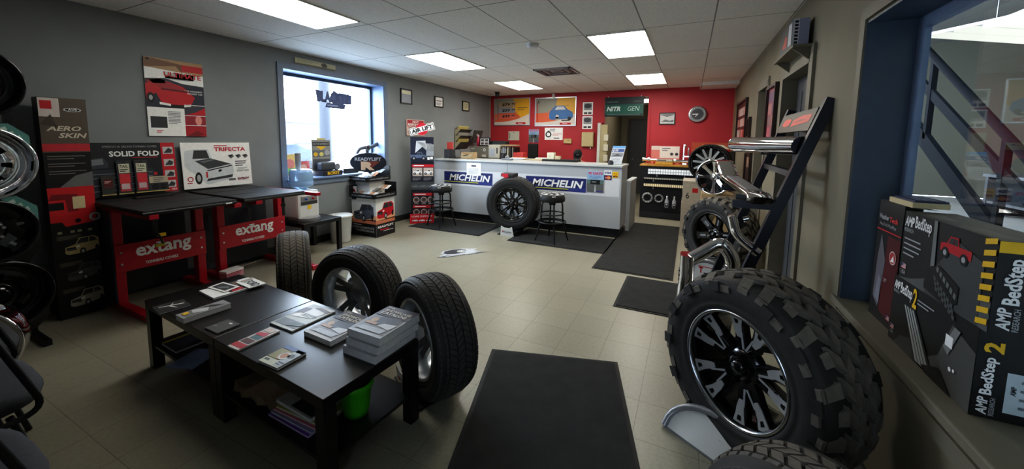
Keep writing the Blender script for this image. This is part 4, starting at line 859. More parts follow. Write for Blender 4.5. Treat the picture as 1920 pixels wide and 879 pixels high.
g=MB(frame((-.02,-.06,0.0),(1,0,0),(0,.12,1))); g.slab(0,0,.42,.17,K(200,26,42),.02); g.text('LOAD SUPPORT',.03,.115,.39,.145,WH,1,.02); 
for k in range(3): pick_side(g,.04+.12*k,.03,.1,.05,WH,2,True)
g.build('base_card',t)
# ================================================================== COUNTER
t=thing('service_counter','long pale grey service counter with black kick base in front of the red wall','counter',(-2.62,5.88,0))
x0,x1=-1.76,1.715
b=MB(); b.box(x0,x1,0,.57,.15,1.10,M['counter'])
b.build('front_panel',t); MB().box(x0,x1-.02,.05,.55,0,.15,K(24,26,32)).build('kick_base',t); MB().box(x0-.02,x1+.012,-.03,.62,1.10,1.13,M['countertop'],.006).build('countertop',t)
MB().box(-.205,-.2,-.0015,0,.15,1.10,K(90,94,98)).box(-.202,-.198,-.031,.6,1.10,1.1305,K(120,124,128)).build('seam',t)
MB().box(x1,x1+.06,.57,1.3,0,.82,M['counter']).box(x1-.02,x1+.07,.55,1.32,.82,.85,M['countertop']).build('side_return',t)
def banner(x,w,txt,lb):
    t=thing('counter_banner',lb,'banner',(x,5.878,.645),group='tyre maker banners on the counter front')
    g=MB(frame((0,0,0),(1,0,0),(0,0,1))); g.slab(0,0,w,.285,K(214,216,220),.0015); g.build('sheet',t)
    g=MB(frame((0,-.0005,0),(1,0,0),(0,0,1))); g.rect(.22,.035,1.25,.255,K(34,44,104),1); g.rect(.22,.065,.96,.078,K(206,206,60),2); g.rect(.96,.035,1.25,.1,K(50,60,130),2)
    g.text(txt,.335,.095,1.205,.215,WH,3,.03,.22); g.build('lettering',t)
banner(-4.36,1.5,'MICHELIN','white and blue lettered banner on the left half of the counter front')
banner(-2.69,1.76,'MICHELIN','white and blue lettered banner right of the big tyre, end covered by a poster')
def paper(name,lb,cat,x,z,w,h,fn,y=5.874,m=None,group=None,dark=None):
    g,fin=flat(name,lb,cat,BW(x,z,y),w,h,.002,m or WH,group); fn(g,w,h); fin()
paper('notice','white printed notice taped above the left counter banner','paper',-3.645,.85,.30,.23,lambda g,w,h:(g.rect(.1,.16,.2,.185,K(40,40,50),1),g.lines(.04,.02,.26,.13,6,LG,1,.3)))
def fly(g,w,h):
    g.rect(0,h*.6,w,h,K(150,180,210),1); g.text('90 DAYS',.02,h*.84,w-.02,h*.97,K(206,40,90),2,.04); g.lines(.04,h*.64,w-.04,h*.8,3,K(90,130,180),2,.4); g.rect(0,h*.42,w,h*.6,K(96,120,120),1); g.rect(0,0,w,h*.42,K(96,98,98),1); g.rect(w*.22,h*.38,w*.78,h*.6,BK,2); g.lines(w*.3,h*.46,w*.7,h*.53,1,LG,3,.5); g.poly([(w*.45,0),(w*.55,0),(w*.52,h*.36),(w*.48,h*.36)],K(190,190,190),2); g.rect(w*.55,h*.02,w*.95,h*.07,K(60,70,140),2)
paper('offer_poster','small finance offer poster with pink heading on the counter front','poster',-1.43,.70,.265,.325,fly,5.870)
def cards(g,w,h): g.rect(0,h*.52,w,h,WH,1); g.text('VISA',.008,h*.64,w-.008,h*.88,K(40,60,140),2,.04,.2); g.rect(0,0,w,h*.5,K(40,40,90),1); g.disc(w*.38,h*.25,h*.17,RD,2,18); g.disc(w*.62,h*.25,h*.17,K(230,140,40),3,18); g.text('MasterCard',w*.14,h*.2,w*.86,h*.3,WH,4,.01)
paper('card_sticker','blue and white payment card sticker at the counter front upper right','sticker',-1.165,.90,.115,.15,cards,5.876)
paper('card_sticker','yellow square payment sticker at the counter right edge','sticker',-1.04,.94,.085,.095,lambda g,w,h:(g.rect(.01,.01,w-.01,h-.03,K(60,56,20),1),g.rect(.0,h*.35,w,h*.6,YL,2),g.disc(w*.6,h*.3,.014,K(200,90,30),3,12)),5.876,YL)
# stools
def stool(x,y,lb):
    t=thing('bar_stool',lb,'stool',(x,y,0),.5,'black swivel shop stools before the counter')
    MB().lathe([(0,.60),(.17,.60),(.185,.61),(.19,.65),(.185,.665),(.185,.695),(.17,.71),(0,.712)],M['blackmatte'],36).build('seat',t)
    g=MB(tr(0,0,.7125)); 
    for i in range(10):
        a=2*PI*i/10
        for r,s in ((.145,.03),(.085,.024)): 
            if (i+(r<.1))%2==0: g.disc(r*math.cos(a),r*math.sin(a),s,WH,1,10)
    g.ring(0,0,.155,.168,K(200,200,200),0)
    for i in range(10):
        a=2*PI*i/10+.1
        g.add([(.1855*math.cos(a+q),.1855*math.sin(a+q),-.0125-.02*p) for q,p in ((0,.0),(.3,.0),(.25,.9),(.05,.9))],[(3,2,1,0)],WH) if i%2 else None
    g.build('seat_print',t)
    for k in range(4):
        a=PI/2*k; c,s=math.cos(a),math.sin(a)
        MB().tube(rnd_path([(.05*c,.05*s,.60),(.15*c,.15*s,.595),(.165*c,.165*s,.3),(.25*c,.25*s,0)],.06),.0125,M['blackmetal'],8).build('leg',t)
    for z,r in ((.42,.175),(.30,.205),(.29,.17)): MB().tube([(r*math.cos(2*PI*i/28),r*math.sin(2*PI*i/28),z) for i in range(28)],.011,M['blackmetal'],8,True).build('foot_ring',t)
    MB().cyl((0,0,.55),(0,0,.6),.05,M['blackmetal'],16).build('swivel',t)
stool(-3.80,5.30,'black swivel bar stool beside the black and red banner stand')
stool(-1.79,5.28,'black swivel bar stool on the mat right of the big tyre')
# centre tyre
mounted('mounted_tire','large off road tyre on milled black rim propped against the counter','' or (-2.53,5.52,.035),-.16,.44,.32,.255,'at','milled','rubber',cat='tire')
stand('white lettered placard tyre stand under the big tyre at the counter',(-2.50,5.22,0),-.1,'BFGoodrich',w=.36,h=.16)
t=thing('tire_hat','black rubber tyre section with red tag on top of the big tyre','tire sample',(-2.60,5.5,.91)); MB().box(-.11,.11,-.1,.1,0,.055,M['rubber2'],.012).build('rubber_section',t); MB(frame((-.09,-.102,.0),(1,0,0),(0,0,1))).poly([(0,.01),(.06,-.02),(.12,.0),(.11,.055),(.07,.05),(.0,.055)],K(196,40,56),1).build('red_tag',t)
# mats
def floor_mat(x,y,w,l,rz,lb):
    t=thing('floor_mat',lb,'floor mat',(x,y,0),rz,'charcoal entrance mats'); MB().box(0,w,-l,0,0,.006,M['matedge'],.002).build('rubber_border',t); MB().box(.025,w-.025,-l+.025,-.025,.006,.011,M['mat']).build('carpet',t)
floor_mat(-1.2,2.28,.87,1.5,.285,'charcoal mat nearest the camera, turned at an angle')
floor_mat(-.97,7.22,.88,2.87,0,'long charcoal mat leading past the counter end to the hallway')
floor_mat(-.555,4.28,.9,.87,0,'short charcoal mat between the long mat and the big tread tyre')
floor_mat(-2.39,5.84,1.45,.86,0,'charcoal mat under the right bar stool')
floor_mat(-4.28,5.86,1.40,.86,0,'charcoal mat under the left bar stool')
# floor decal
g=MB(tr(-2.67,4.13,.0012)@rot('Z',.83)@Matrix.Diagonal((.95,1.05,1,1))); 
g.poly([(-.3,-.04),(-.22,-.01),(-.26,.06),(-.2,.14),(-.1,.17),(.1,.18),(.2,.13),(.3,.12),(.22,.06),(.28,.0),(.2,-.02),(.36,-.07),(.1,-.09),(-.1,-.1),(-.3,-.12)],K(190,192,196),0)
g.poly([(-.22,.04),(-.18,.12),(-.08,.155),(.06,.16),(.12,.1),(.08,.0),(-.08,-.03),(-.18,-.01)],K(50,50,56),1); g.disc(.04,.06,.055,K(210,212,206),2,24,.06); 
for i in range(8): a=2*PI*i/8; g.poly([(.04+.02*math.cos(a),.06+.02*math.sin(a)),(.04+.05*math.cos(a-.2),.06+.05*math.sin(a-.2)),(.04+.05*math.cos(a+.2),.06+.05*math.sin(a+.2))],K(80,82,86),3)
g.poly([(-.36,-.1),(-.2,-.06),(.0,-.08),(.2,-.05),(.4,-.07),(.2,-.1),(.0,-.1),(-.2,-.13)],K(60,60,64),1); g.poly([(-.24,-.075),(-.02,-.085),(-.02,-.095),(-.2,-.105)],K(190,192,190),2); g.poly([(.05,-.07),(.22,-.062),(.2,-.085),(.05,-.09)],K(196,198,196),2)
o=g.build('floor_decal'); tag(o,'grey bursting tyre decal stuck on the floor before the counter','floor decal')
# ================================================================== BEHIND THE COUNTER
t=thing('office_desk','low desk behind the counter holding the office machines','desk',(-2.9,7.3,0)); MB().box(-1.75,.2,-.75,.1,1.02,1.05,M['countertop']).build('desktop',t); MB().box(-1.72,-1.66,-.7,.05,0,1.02,M['counter']).build('side_panel',t); MB().box(.14,.2,-.7,.05,0,1.02,M['counter']).build('side_panel',t)
t=thing('work_desk','low work desk in front of the seated person behind the counter','desk',(-1.99,7.0,0)); MB().box(-.6,.7,-.3,.25,.71,.74,M['lack']).build('desktop',t)
for xx in (-.58,.66): MB().box(xx,xx+.03,-.28,.2,0,.71,M['lack']).build('side_panel',t)
ZD=1.051
t=thing('office_printer','grey boxy office machine with white dial behind the counter left','printer',(-4.06,7.2,ZD)); MB().box(-.22,.22,-.17,.2,.06,.30,K(120,116,104),.006).build('body',t); g=MB(frame((-.22,-.171,.06),(1,0,0),(0,0,1))); g.disc(.36,.17,.03,WH,1,16); g.disc(.36,.17,.018,DG,2,12); g.rect(.3,.02,.4,.07,K(190,186,176),1); g.rect(.03,.18,.12,.205,LG,1); g.build('front_controls',t)
o=MB().box(-.3,.42,-.25,.15,0,.06,K(36,38,46),.006).build('desk_tray',loc=(-4.02,7.25,ZD-.001)); tag(o,'long dark tray base under the grey office machine','tray')
bx=thing('desktop_computer','white slim computer tower beside the grey office machine','computer',(-3.70,7.2,ZD)); MB().box(-.13,.13,-.16,.2,.06,.34,K(206,202,188),.008).build('case',bx); g=MB(frame((-.13,-.161,.06),(1,0,0),(0,0,1))); g.rect(.19,.1,.22,.22,DG,1); g.rect(.02,.04,.16,.2,K(180,188,200),1); g.build('front_print',bx)
t=thing('picture_frame','black photo frame with four pictures on the grey office machine','picture frame',(-3.96,7.12,1.352)); g=MB(frame((-.15,0,0),(1,0,0),(0,.12,1))); g.slab(0,0,.27,.19,BK,.015); g.build('frame',t); g=MB(frame((-.15,-.001,0),(1,0,0),(0,.12,1))); g.rect(.03,.03,.24,.17,K(206,206,206),1); 
for a,b in ((.05,.04),(.15,.04),(.05,.11),(.15,.11)): g.rect(a,b,a+.07,b+.045,K(84,70,70),2)
g.build('photo_print',t)
o=MB().box(-.18,.22,-.1,.1,0,.08,K(30,30,30),.008).build('black_box',loc=(-3.72,7.28,1.392)); tag(o,'low black box on the white computer beside the photo frame','box'); 
t=thing('spray_bottle','red pink bottle on the office machine by the wall pockets','bottle',(-4.17,7.2,1.352)); MB().lathe([(0,0),(.035,0),(.035,.14),(.015,.18),(.015,.2),(0,.2)],K(196,50,76),18).build('body',t); MB().lathe([(0,.2),(.02,.2),(.02,.24),(0,.24)],K(214,180,180),14).build('cap',t)
t=thing('pen_cup','black pen cup full of pens on the counter top','pen cup',(-3.13,6.35,1.131)); MB().lathe([(0,0),(.045,0),(.05,.12),(.047,.12),(.042,.006),(0,.006)],M['black'],20).build('cup',t)
for i in range(6):
    a=i*1.1; MB().cyl((.02*math.cos(a),.02*math.sin(a),.01),(.05*math.cos(a),.05*math.sin(a),.2+.01*(i%3)),.005,(K(200,200,200),DG,K(180,190,210))[i%3],8).build('pen',t)
t=thing('file_rack','dark upright file rack with folders behind the pen cup','file rack',(-3.42,7.15,ZD)); MB().box(-.12,.2,-.1,.15,0,.02,BK).box(-.12,-.11,-.1,.15,0,.3,BK).box(.19,.2,-.1,.15,0,.3,BK).build('rack',t)
for i in range(5): MB().box(-.09+.055*i,-.06+.055*i,-.09,.14,.02,.3+.01*(i%2),(K(150,146,130),K(90,84,76),K(180,176,160),K(60,56,52),K(130,120,104))[i]).build('folder',t)
t=thing('paper_stack','stack of papers and forms on top of the file rack','paper',(-3.40,7.15,1.373)); MB().box(-.14,.2,-.1,.1,0,.025,K(170,150,110)).build('sheets',t)
t=thing('office_chair','black office chair back standing by the red wall','chair',(-3.3,7.85,0)); MB().box(-.22,.22,-.2,.22,.44,.52,M['clothblack'],.03).build('seat',t); MB().box(-.05,.2,.18,.25,.62,1.42,M['clothblack'],.03).build('backrest',t); MB().cyl((0,0,.06),(0,0,.44),.03,M['black'],14).build('gas_column',t)
for k in range(5): a=2*PI*k/5; MB().tube([(0,0,.09),(.28*math.cos(a),.28*math.sin(a),.05)],.02,M['black'],8).build('foot',t)
MB().box(.2,.26,-.15,.15,.66,.7,M['black'],.01).box(-.26,-.2,-.15,.15,.66,.7,M['black'],.01).build('armrest',t)
t=thing('cash_box','red tray unit beside the office chair behind the pen cup','tray',(-3.12,7.12,ZD)); MB().box(-.12,.1,-.1,.1,0,.19,K(196,60,50),.004).build('body',t); MB().box(-.12,.12,-.105,.1,.08,.1,K(206,150,120)).build('shelf',t)
for (x,y,z,w,d,h,c,lb) in ((-2.92,6.5,1.131,.3,.2,.03,K(186,188,190),'grey white paper pile on the counter right of the pen cup'),(-2.62,6.55,1.131,.45,.18,.02,K(190,160,90),'yellow brown folder pile on the counter by the keyboard tray'),(-2.5,6.75,1.131,.3,.2,.035,K(206,190,160),'cream papers stacked behind the folder pile')):
    t=thing('paper_pile',lb,'paper',(x,y,z),.1,'paper piles on the counter')
    b=MB()
    for i in range(4): b.box(-w/2+.01*i,w/2-.012*(i%2),-d/2,d/2-.01*i,h*i/4,h*(i+1)/4,c if i<3 else WH,T=rot('Z',.04*(i-1.5)))
    b.build('sheets',t)
t=thing('tape_dispenser','small silver grey gadget beside the pen cup on the counter','dispenser',(-2.98,6.2,1.131)); MB().box(-.1,.1,-.05,.05,0,.03,K(120,124,130),.008).build('base',t); MB().lathe([(.02,-.015),(.035,-.015),(.035,.015),(.02,.015)],K(170,176,184),20,'Y').build('roll',t).location=(.0,0,.05)
o=MB().box(-.3,.34,-.12,.12,0,.035,K(24,24,24),.006).build('document_tray',loc=(-2.05,6.42,1.131)); tag(o,'long flat black tray on the counter in front of the seated person','tray')
t=thing('card_box','white cube carton on the black counter tray','box',(-2.2,6.4,1.167)); MB().box(-.07,.055,-.05,.06,0,.115,K(226,220,196)).build('carton',t); MB(frame((-.07,-.051,0),(1,0,0),(0,0,1))).lines(.03,.05,.1,.065,1,GY,1,.3).build('print',t)
o=MB().box(-.04,.05,-.04,.05,0,.055,K(214,196,160),.003).build('small_carton',loc=(-2.09,6.4,1.167)); tag(o,'small cream carton right of the white cube carton','box')
t=thing('desk_organizer','black mesh organizer on the counter by the banner stand','organizer',(-4.17,6.2,1.131)); MB().box(-.13,.13,-.1,.1,0,.01,BK).box(-.13,-.0,-.1,.1,.01,.17,DG,.006).build('base',t); MB().tube([(.0,-.1,.17),(.1,-.1,.17),(.14,-.1,.01)],.006,BK,6).tube([(.0,.1,.17),(.1,.1,.17),(.14,.1,.01)],.006,BK,6).build('wire_side',t)
o=MB().box(-.07,.07,-.006,.006,0,.14,K(214,80,70)).build('note_card',loc=(-4.26,6.25,1.302)); tag(o,'red note card sticking up from the black organizer','card')
t=thing('leaflet_box','cream carton with leaflets on the counter beside the organizer','box',(-3.83,6.25,1.131)); MB().box(-.13,.15,-.06,.06,0,.12,K(186,160,120)).build('carton',t); MB(frame((-.12,-.061,0),(1,0,0),(0,0,1))).poly([(-.02,.01),(.2,.02),(.24,.1),(.1,.07),(-.02,.11)],K(206,190,156),1).poly([(.02,.06),(.12,.08),(.16,.07),(.05,.045)],DG,2).build('leaflets',t)
# wall pockets on left wall
t=thing('wall_file_pocket','three tier wall file pocket stuffed with folders on the grey wall','wall file',(XL,7.35,1.28))
for i,z in enumerate((0,.14,.28)):
    b=MB(frame((0,-.25,z),(0,1,0),(0,0,1))); b.box(0,.5,0,.16,0,.008,BK); b.add([(0,0,.0),(.5,0,.0),(.5,.16,.16),(0,.16,.16)],[(0,1,2,3)],K(66,66,60)); b.add([(0,0,0),(0,.16,0),(0,.16,.16)],[(0,1,2)],K(190,180,150)); b.build('pocket',t)
    b=MB(frame((.03,-.22,z+.08),(0,1,0),(.5,0,1))); b.slab(0,0,.42,.16,(K(196,180,110),K(170,170,160),K(206,190,120))[i],.03); b.build('folders',t)
b=MB(frame((.12,.28,.14),(.2,1,0),(.3,0,1))); b.slab(0,0,.3,.3,K(62,64,60),.02); b.rect(.1,.18,.16,.22,LG,1); b.build('clipboard',t)
# red wall prints
def board(x,z,w,h,lb,fn):
    t=thing('promo_board',lb,'sign',(x,8.745,z),group='framed orange promotion boards on the red wall'); f=MB(frame((0,0,0),(1,0,0),(0,0,1)))
    for a in ((0,w,0,.02),(0,w,h-.02,h),(0,.02,.02,h-.02),(w-.02,w,.02,h-.02)): f.box(a[0],a[1],a[2],a[3],-.003,.02,M['alu'])
    f.build('frame',t); g=MB(frame((0,-.006,0),(1,0,0),(0,0,1))); g.rect(.02,.02,w-.02,h-.02,K(150,148,134),0)
    g.poly([(w*.55,h-.02),(w-.02,h-.02),(w-.02,h*.1),(w*.3,h*.1),(w*.5,h*.5)],K(226,170,40),1); g.poly([(.02,h*.45),(w*.6,h*.5),(w*.75,h*.3),(w*.5,h*.12),(.02,h*.1)],K(216,100,60),2)
    P=[(.02,.02),(w-.02,.02),(w-.02,h*.42)]+[(w-.02-(w-.04)*u,.06+h*.34*(1-u)**2.2+.03*u) for u in [i/12 for i in range(1,13)]]; g.poly(P,K(216,206,196),4)
    g.rect(w*.62,.03,w*.88,.08,RD,5); g.lines(w*.68,.04,w*.86,.07,1,WH,6); fn(g,w,h); g.build('print',t)
def b1(g,w,h):
    for k,(s,c) in enumerate((('$39.95',K(214,110,90)),('$59.95',K(150,150,160)),('$79.95',K(176,150,124)))):
        y=.17+k*.145; g.rect(.13,y,w*.6,y+.12,c,5); g.text(s[:3],.23,y+.025,.45,y+.1,BK,6,.04); g.text(s[3:],.47,y+.06,.59,y+.1,BK,6,.03)
    g.rect(.1,.15,.125,h-.12,GY,5)
    for k in range(4): g.disc(.06,.18+.12*k,.022,K(170,150,140),5,12)
    g.lines(.66,h*.55,.94,h*.68,2,K(110,96,60),5,.3); g.lines(.4,h*.82,.8,h*.9,2,LG,5,.3)
board(-4.59,1.86,1.0,.68,'orange price board with three dollar amounts, left of two on the red wall',b1)
def b2(g,w,h):
    q=lambda P,m,l: g.poly([(.36+.6*a,.14+.34*b) for a,b in P],m,l)
    q([(0,.15),(.02,.6),(.18,.85),(.3,1),(.62,1),(.78,.72),(.97,.55),(1,.25),(.95,.1),(.1,.02)],K(50,110,170),6); q([(.24,.72),(.34,.94),(.6,.94),(.7,.72)],K(206,210,212),7); q([(.27,.1),(.3,.36),(.4,.36),(.43,.1)],K(210,210,206),8); g.disc(.36+.6*.35,.14+.34*.1,.045,LG,8,16); g.disc(.36+.6*.85,.14+.34*.1,.045,BK,7,16); q([(.5,.02),(.9,.02),(.85,-.06),(.55,-.06)],BK,7)
    g.rect(.06,.1,.08,h-.1,RD,5); g.poly([(.33,.2),(.5,.2),(.45,.42),(.36,.36)],K(230,120,70),5); g.text('A',.06,h-.14,.12,h-.06,DG,5,.03); g.lines(.6,h*.68,.98,h*.72,1,K(150,120,40),5,.3)
board(-3.46,1.84,1.03,.68,'orange board with a blue car, right of two on the red wall',b2)
t=thing('board_clip','white fixing bracket above the blue car board','bracket',(-2.99,8.74,2.5)); MB().box(-.035,.035,-.03,0,-.02,.1,M['white'],.004).box(-.02,.02,-.05,-.03,-.02,.04,M['white']).build('bracket',t)
RWY=8.7485
def wp(name,lb,cat,x,z,w,h,fn,m=None,group=None): paper(name,lb,cat,x,z,w,h,fn,RWY,m,group)
for z,lb in ((2.09,'upper of two tall white product sheets on the red wall by the hallway'),(1.77,'lower of two tall white product sheets on the red wall by the hallway')):
    wp('product_sheet',lb,'poster',-2.28,z,.235,.29,lambda g,w,h:(g.rect(.025,h*.38,w-.02,h*.92,K(150,150,150),1),g.disc(w*.5,h*.7,.055,K(66,66,70),2,18,.085),g.rect(.03,h*.06,w*.46,h*.22,K(70,70,72),1),g.rect(w*.54,h*.06,w-.03,h*.22,K(70,70,72),1)),None,'white product sheets on the red wall')
wp('notice','pale notice with a punched left edge under the price board','paper',-4.18,1.49,.30,.225,lambda g,w,h:([g.rect(.02,.03+.028*i,.045,.048+.028*i,DG,1) for i in range(6)],g.disc(w*.5,h*.84,.012,DG,1,10)),K(196,196,180))
wp('offer_poster','small finance poster with pink heading on the red wall','poster',-3.62,1.44,.265,.32,fly)
def ts(g,w,h): g.ring(.095,h*.45,.045,.075,BK,1); g.lines(.13,h*.83,.34,h*.92,1,DG,2,.6); g.lines(.08,h*.69,.36,h*.78,1,DG,2,.6); g.lines(.2,h*.32,.43,h*.58,3,K(206,110,110),1,.35); g.lines(.26,h*.09,.43,h*.19,1,BK,2,.7); g.poly([(.23,h*.08),(.25,h*.08),(.26,h*.2),(.24,h*.2)],RD,2); g.poly([(.16,h*.4),(.19,h*.44),(.19,h*.46),(.165,h*.44)],BK,1); g.ring(.13,h*.16,.02,.026,LG,1,16)
wp('tire_sign','white sign with black tyre ring and red lines under the blue car board','sign',-3.2,1.51,.455,.29,ts)
t=thing('thermostat','beige thermostat box on the red wall','thermostat',(-2.615,8.75,1.43)); MB().box(-.095,.095,-.04,0,0,.11,K(196,172,120),.006).build('housing',t); MB(frame((0,-.041,.07),(1,0,0),(0,0,1))).rect(.0,.0,.05,.012,DG,1).build('display',t)
t=thing('utility_box','beige cabinet box on the red wall beside the hallway','cabinet',(-2.135,8.75,1.36)); MB().box(-.135,.135,-.07,0,0,.335,K(190,172,124),.006).build('case',t); MB().box(-.128,.128,-.078,-.07,.008,.327,K(194,178,132),.004).build('door',t); MB().cyl((.07,-.04,0),(.07,-.04,-.05),.012,K(206,190,170),10).build('cable_gland',t)
t=thing('certificate_frame','silver framed landscape picture on the red wall left of the round clock','picture frame',(-.62,8.75,1.855)); f=MB(frame((0,-.005,0),(1,0,0),(0,0,1))); w,h=.31,.25
for a in ((0,w,0,.018),(0,w,h-.018,h),(0,.018,.018,h-.018),(w-.018,w,.018,h-.018)): f.box(a[0],a[1],a[2],a[3],-.004,.015,M['black'])
f.build('frame',t); g=MB(frame((0,-.006,0),(1,0,0),(0,0,1))); g.rect(.018,.018,w-.018,h-.018,K(196,196,194),1); g.poly([(.03,.06),(.12,.11),(.2,.08),(.28,.1),(.28,.05)],K(110,112,114),2); g.poly([(.03,h-.05),(.15,h-.09),(.28,h-.05),(.28,h-.03),(.03,h-.03)],K(120,120,120),2); g.build('photo_print',t)
t=thing('wall_clock','round grey gauge faced wall clock on the red wall','clock',(.1,8.75,2.06)); b=MB(); b.lathe([(0,-.05),(.145,-.05),(.165,-.045),(.17,-.02),(.17,0)],M['alu'],44,'Y',True); b.build('case',t)
g=MB(frame((0,-.0505,0),(1,0,0),(0,0,1))); g.disc(0,0,.148,K(150,154,156),1,40); g.disc(0,0,.105,K(70,74,80),2,36); g.ring(0,0,.11,.116,DG,2)
for i in range(40): a=2*PI*i/40; g.poly([(r*math.cos(a+q),r*math.sin(a+q)) for r,q in ((.12,-.012),(.14,-.012),(.14,.012),(.12,.012))],WH if i%2 else DG,3)
g.build('dial',t); g=MB(frame((0,-.056,0),(1,0,0),(0,0,1))); g.poly([(-.09,-.01),(.01,-.012),(.02,.0),(.01,.012),(-.09,.01)],WH,1); g.poly([(-.04,-.05),(-.03,-.055),(.01,0),(0,.005)],WH,1); g.build('hands',t)
# hallway sign, post, brochure holder
t=thing('hanging_sign','dark green lettered sign box hung in the hallway opening','sign',(-1.35,8.72,2.04)); MB().box(-.41,.41,-.04,.05,0,.42,K(24,44,42),.006).build('box',t)
g=MB(frame((-.41,-.041,0),(1,0,0),(0,0,1))); g.rect(.01,.06,.81,.26,K(22,84,72),1); g.rect(.01,.26,.81,.41,K(30,42,44),1); g.rect(.03,.3,.3,.33,K(70,90,90),2); g.rect(.6,.31,.78,.325,K(70,90,90),2); g.text('NITR',.04,.115,.34,.215,K(196,210,206),3,.04,.25); g.text('GEN',.49,.115,.74,.215,K(170,200,190),3,.0,.25); g.rect(.05,.035,.75,.05,K(90,120,112),2); g.build('lettering',t)
for x in (-.35,.35): MB().cyl((x,0,.42),(x,0,.45),.006,M['alu'],8).build('hanger',t)
t=thing('wall_rack','narrow white post with pale files at the hallway left edge','rack',(-1.83,8.62,0)); MB().box(-.06,-.0,-.02,.06,0,1.9,K(206,204,196)).build('post',t); MB().box(0.0,.15,0,.06,.3,1.86,K(176,164,124)).build('panel',t)
for z in (1.5,1.28,1.05): MB().box(.09,.18,-.03,.0,z,z+.14,K(206,200,180)).build('file_card',t)
t=thing('brochure_holder','tilted white and blue brochure sheet in a holder on the counter end','brochure holder',(-1.03,6.15,1.131),rz=-.05); g=MB(frame((-.13,0,.0),(1,0,.02),(.16,.25,1))); g.slab(0,0,.2,.3,K(214,214,216),.012); g.rect(.0,.26,.2,.3,K(120,180,230),1); g.rect(.01,.2,.19,.25,K(70,90,150),1); g.text('$150',.02,.205,.1,.245,WH,2,.03); g.rect(.01,.12,.19,.19,K(150,152,156),1); g.poly([(.03,.13),(.1,.17),(.18,.14)],K(80,84,88),2); g.lines(.03,.02,.17,.1,4,GY,1,.2); g.build('sheet',t); MB().box(-.14,.1,-.05,.1,0,.02,M['plastic_clear']).box(-.14,.1,-.05,-.045,.02,.06,M['plastic_clear']).build('holder',t)
o=MB().lathe([(0,.07),(.03,.065),(.045,.03),(.04,0)],K(50,50,56),18).build('desk_bell',loc=(-1.10,6.02,1.131)); tag(o,'small dark round gadget before the brochure holder','gadget')
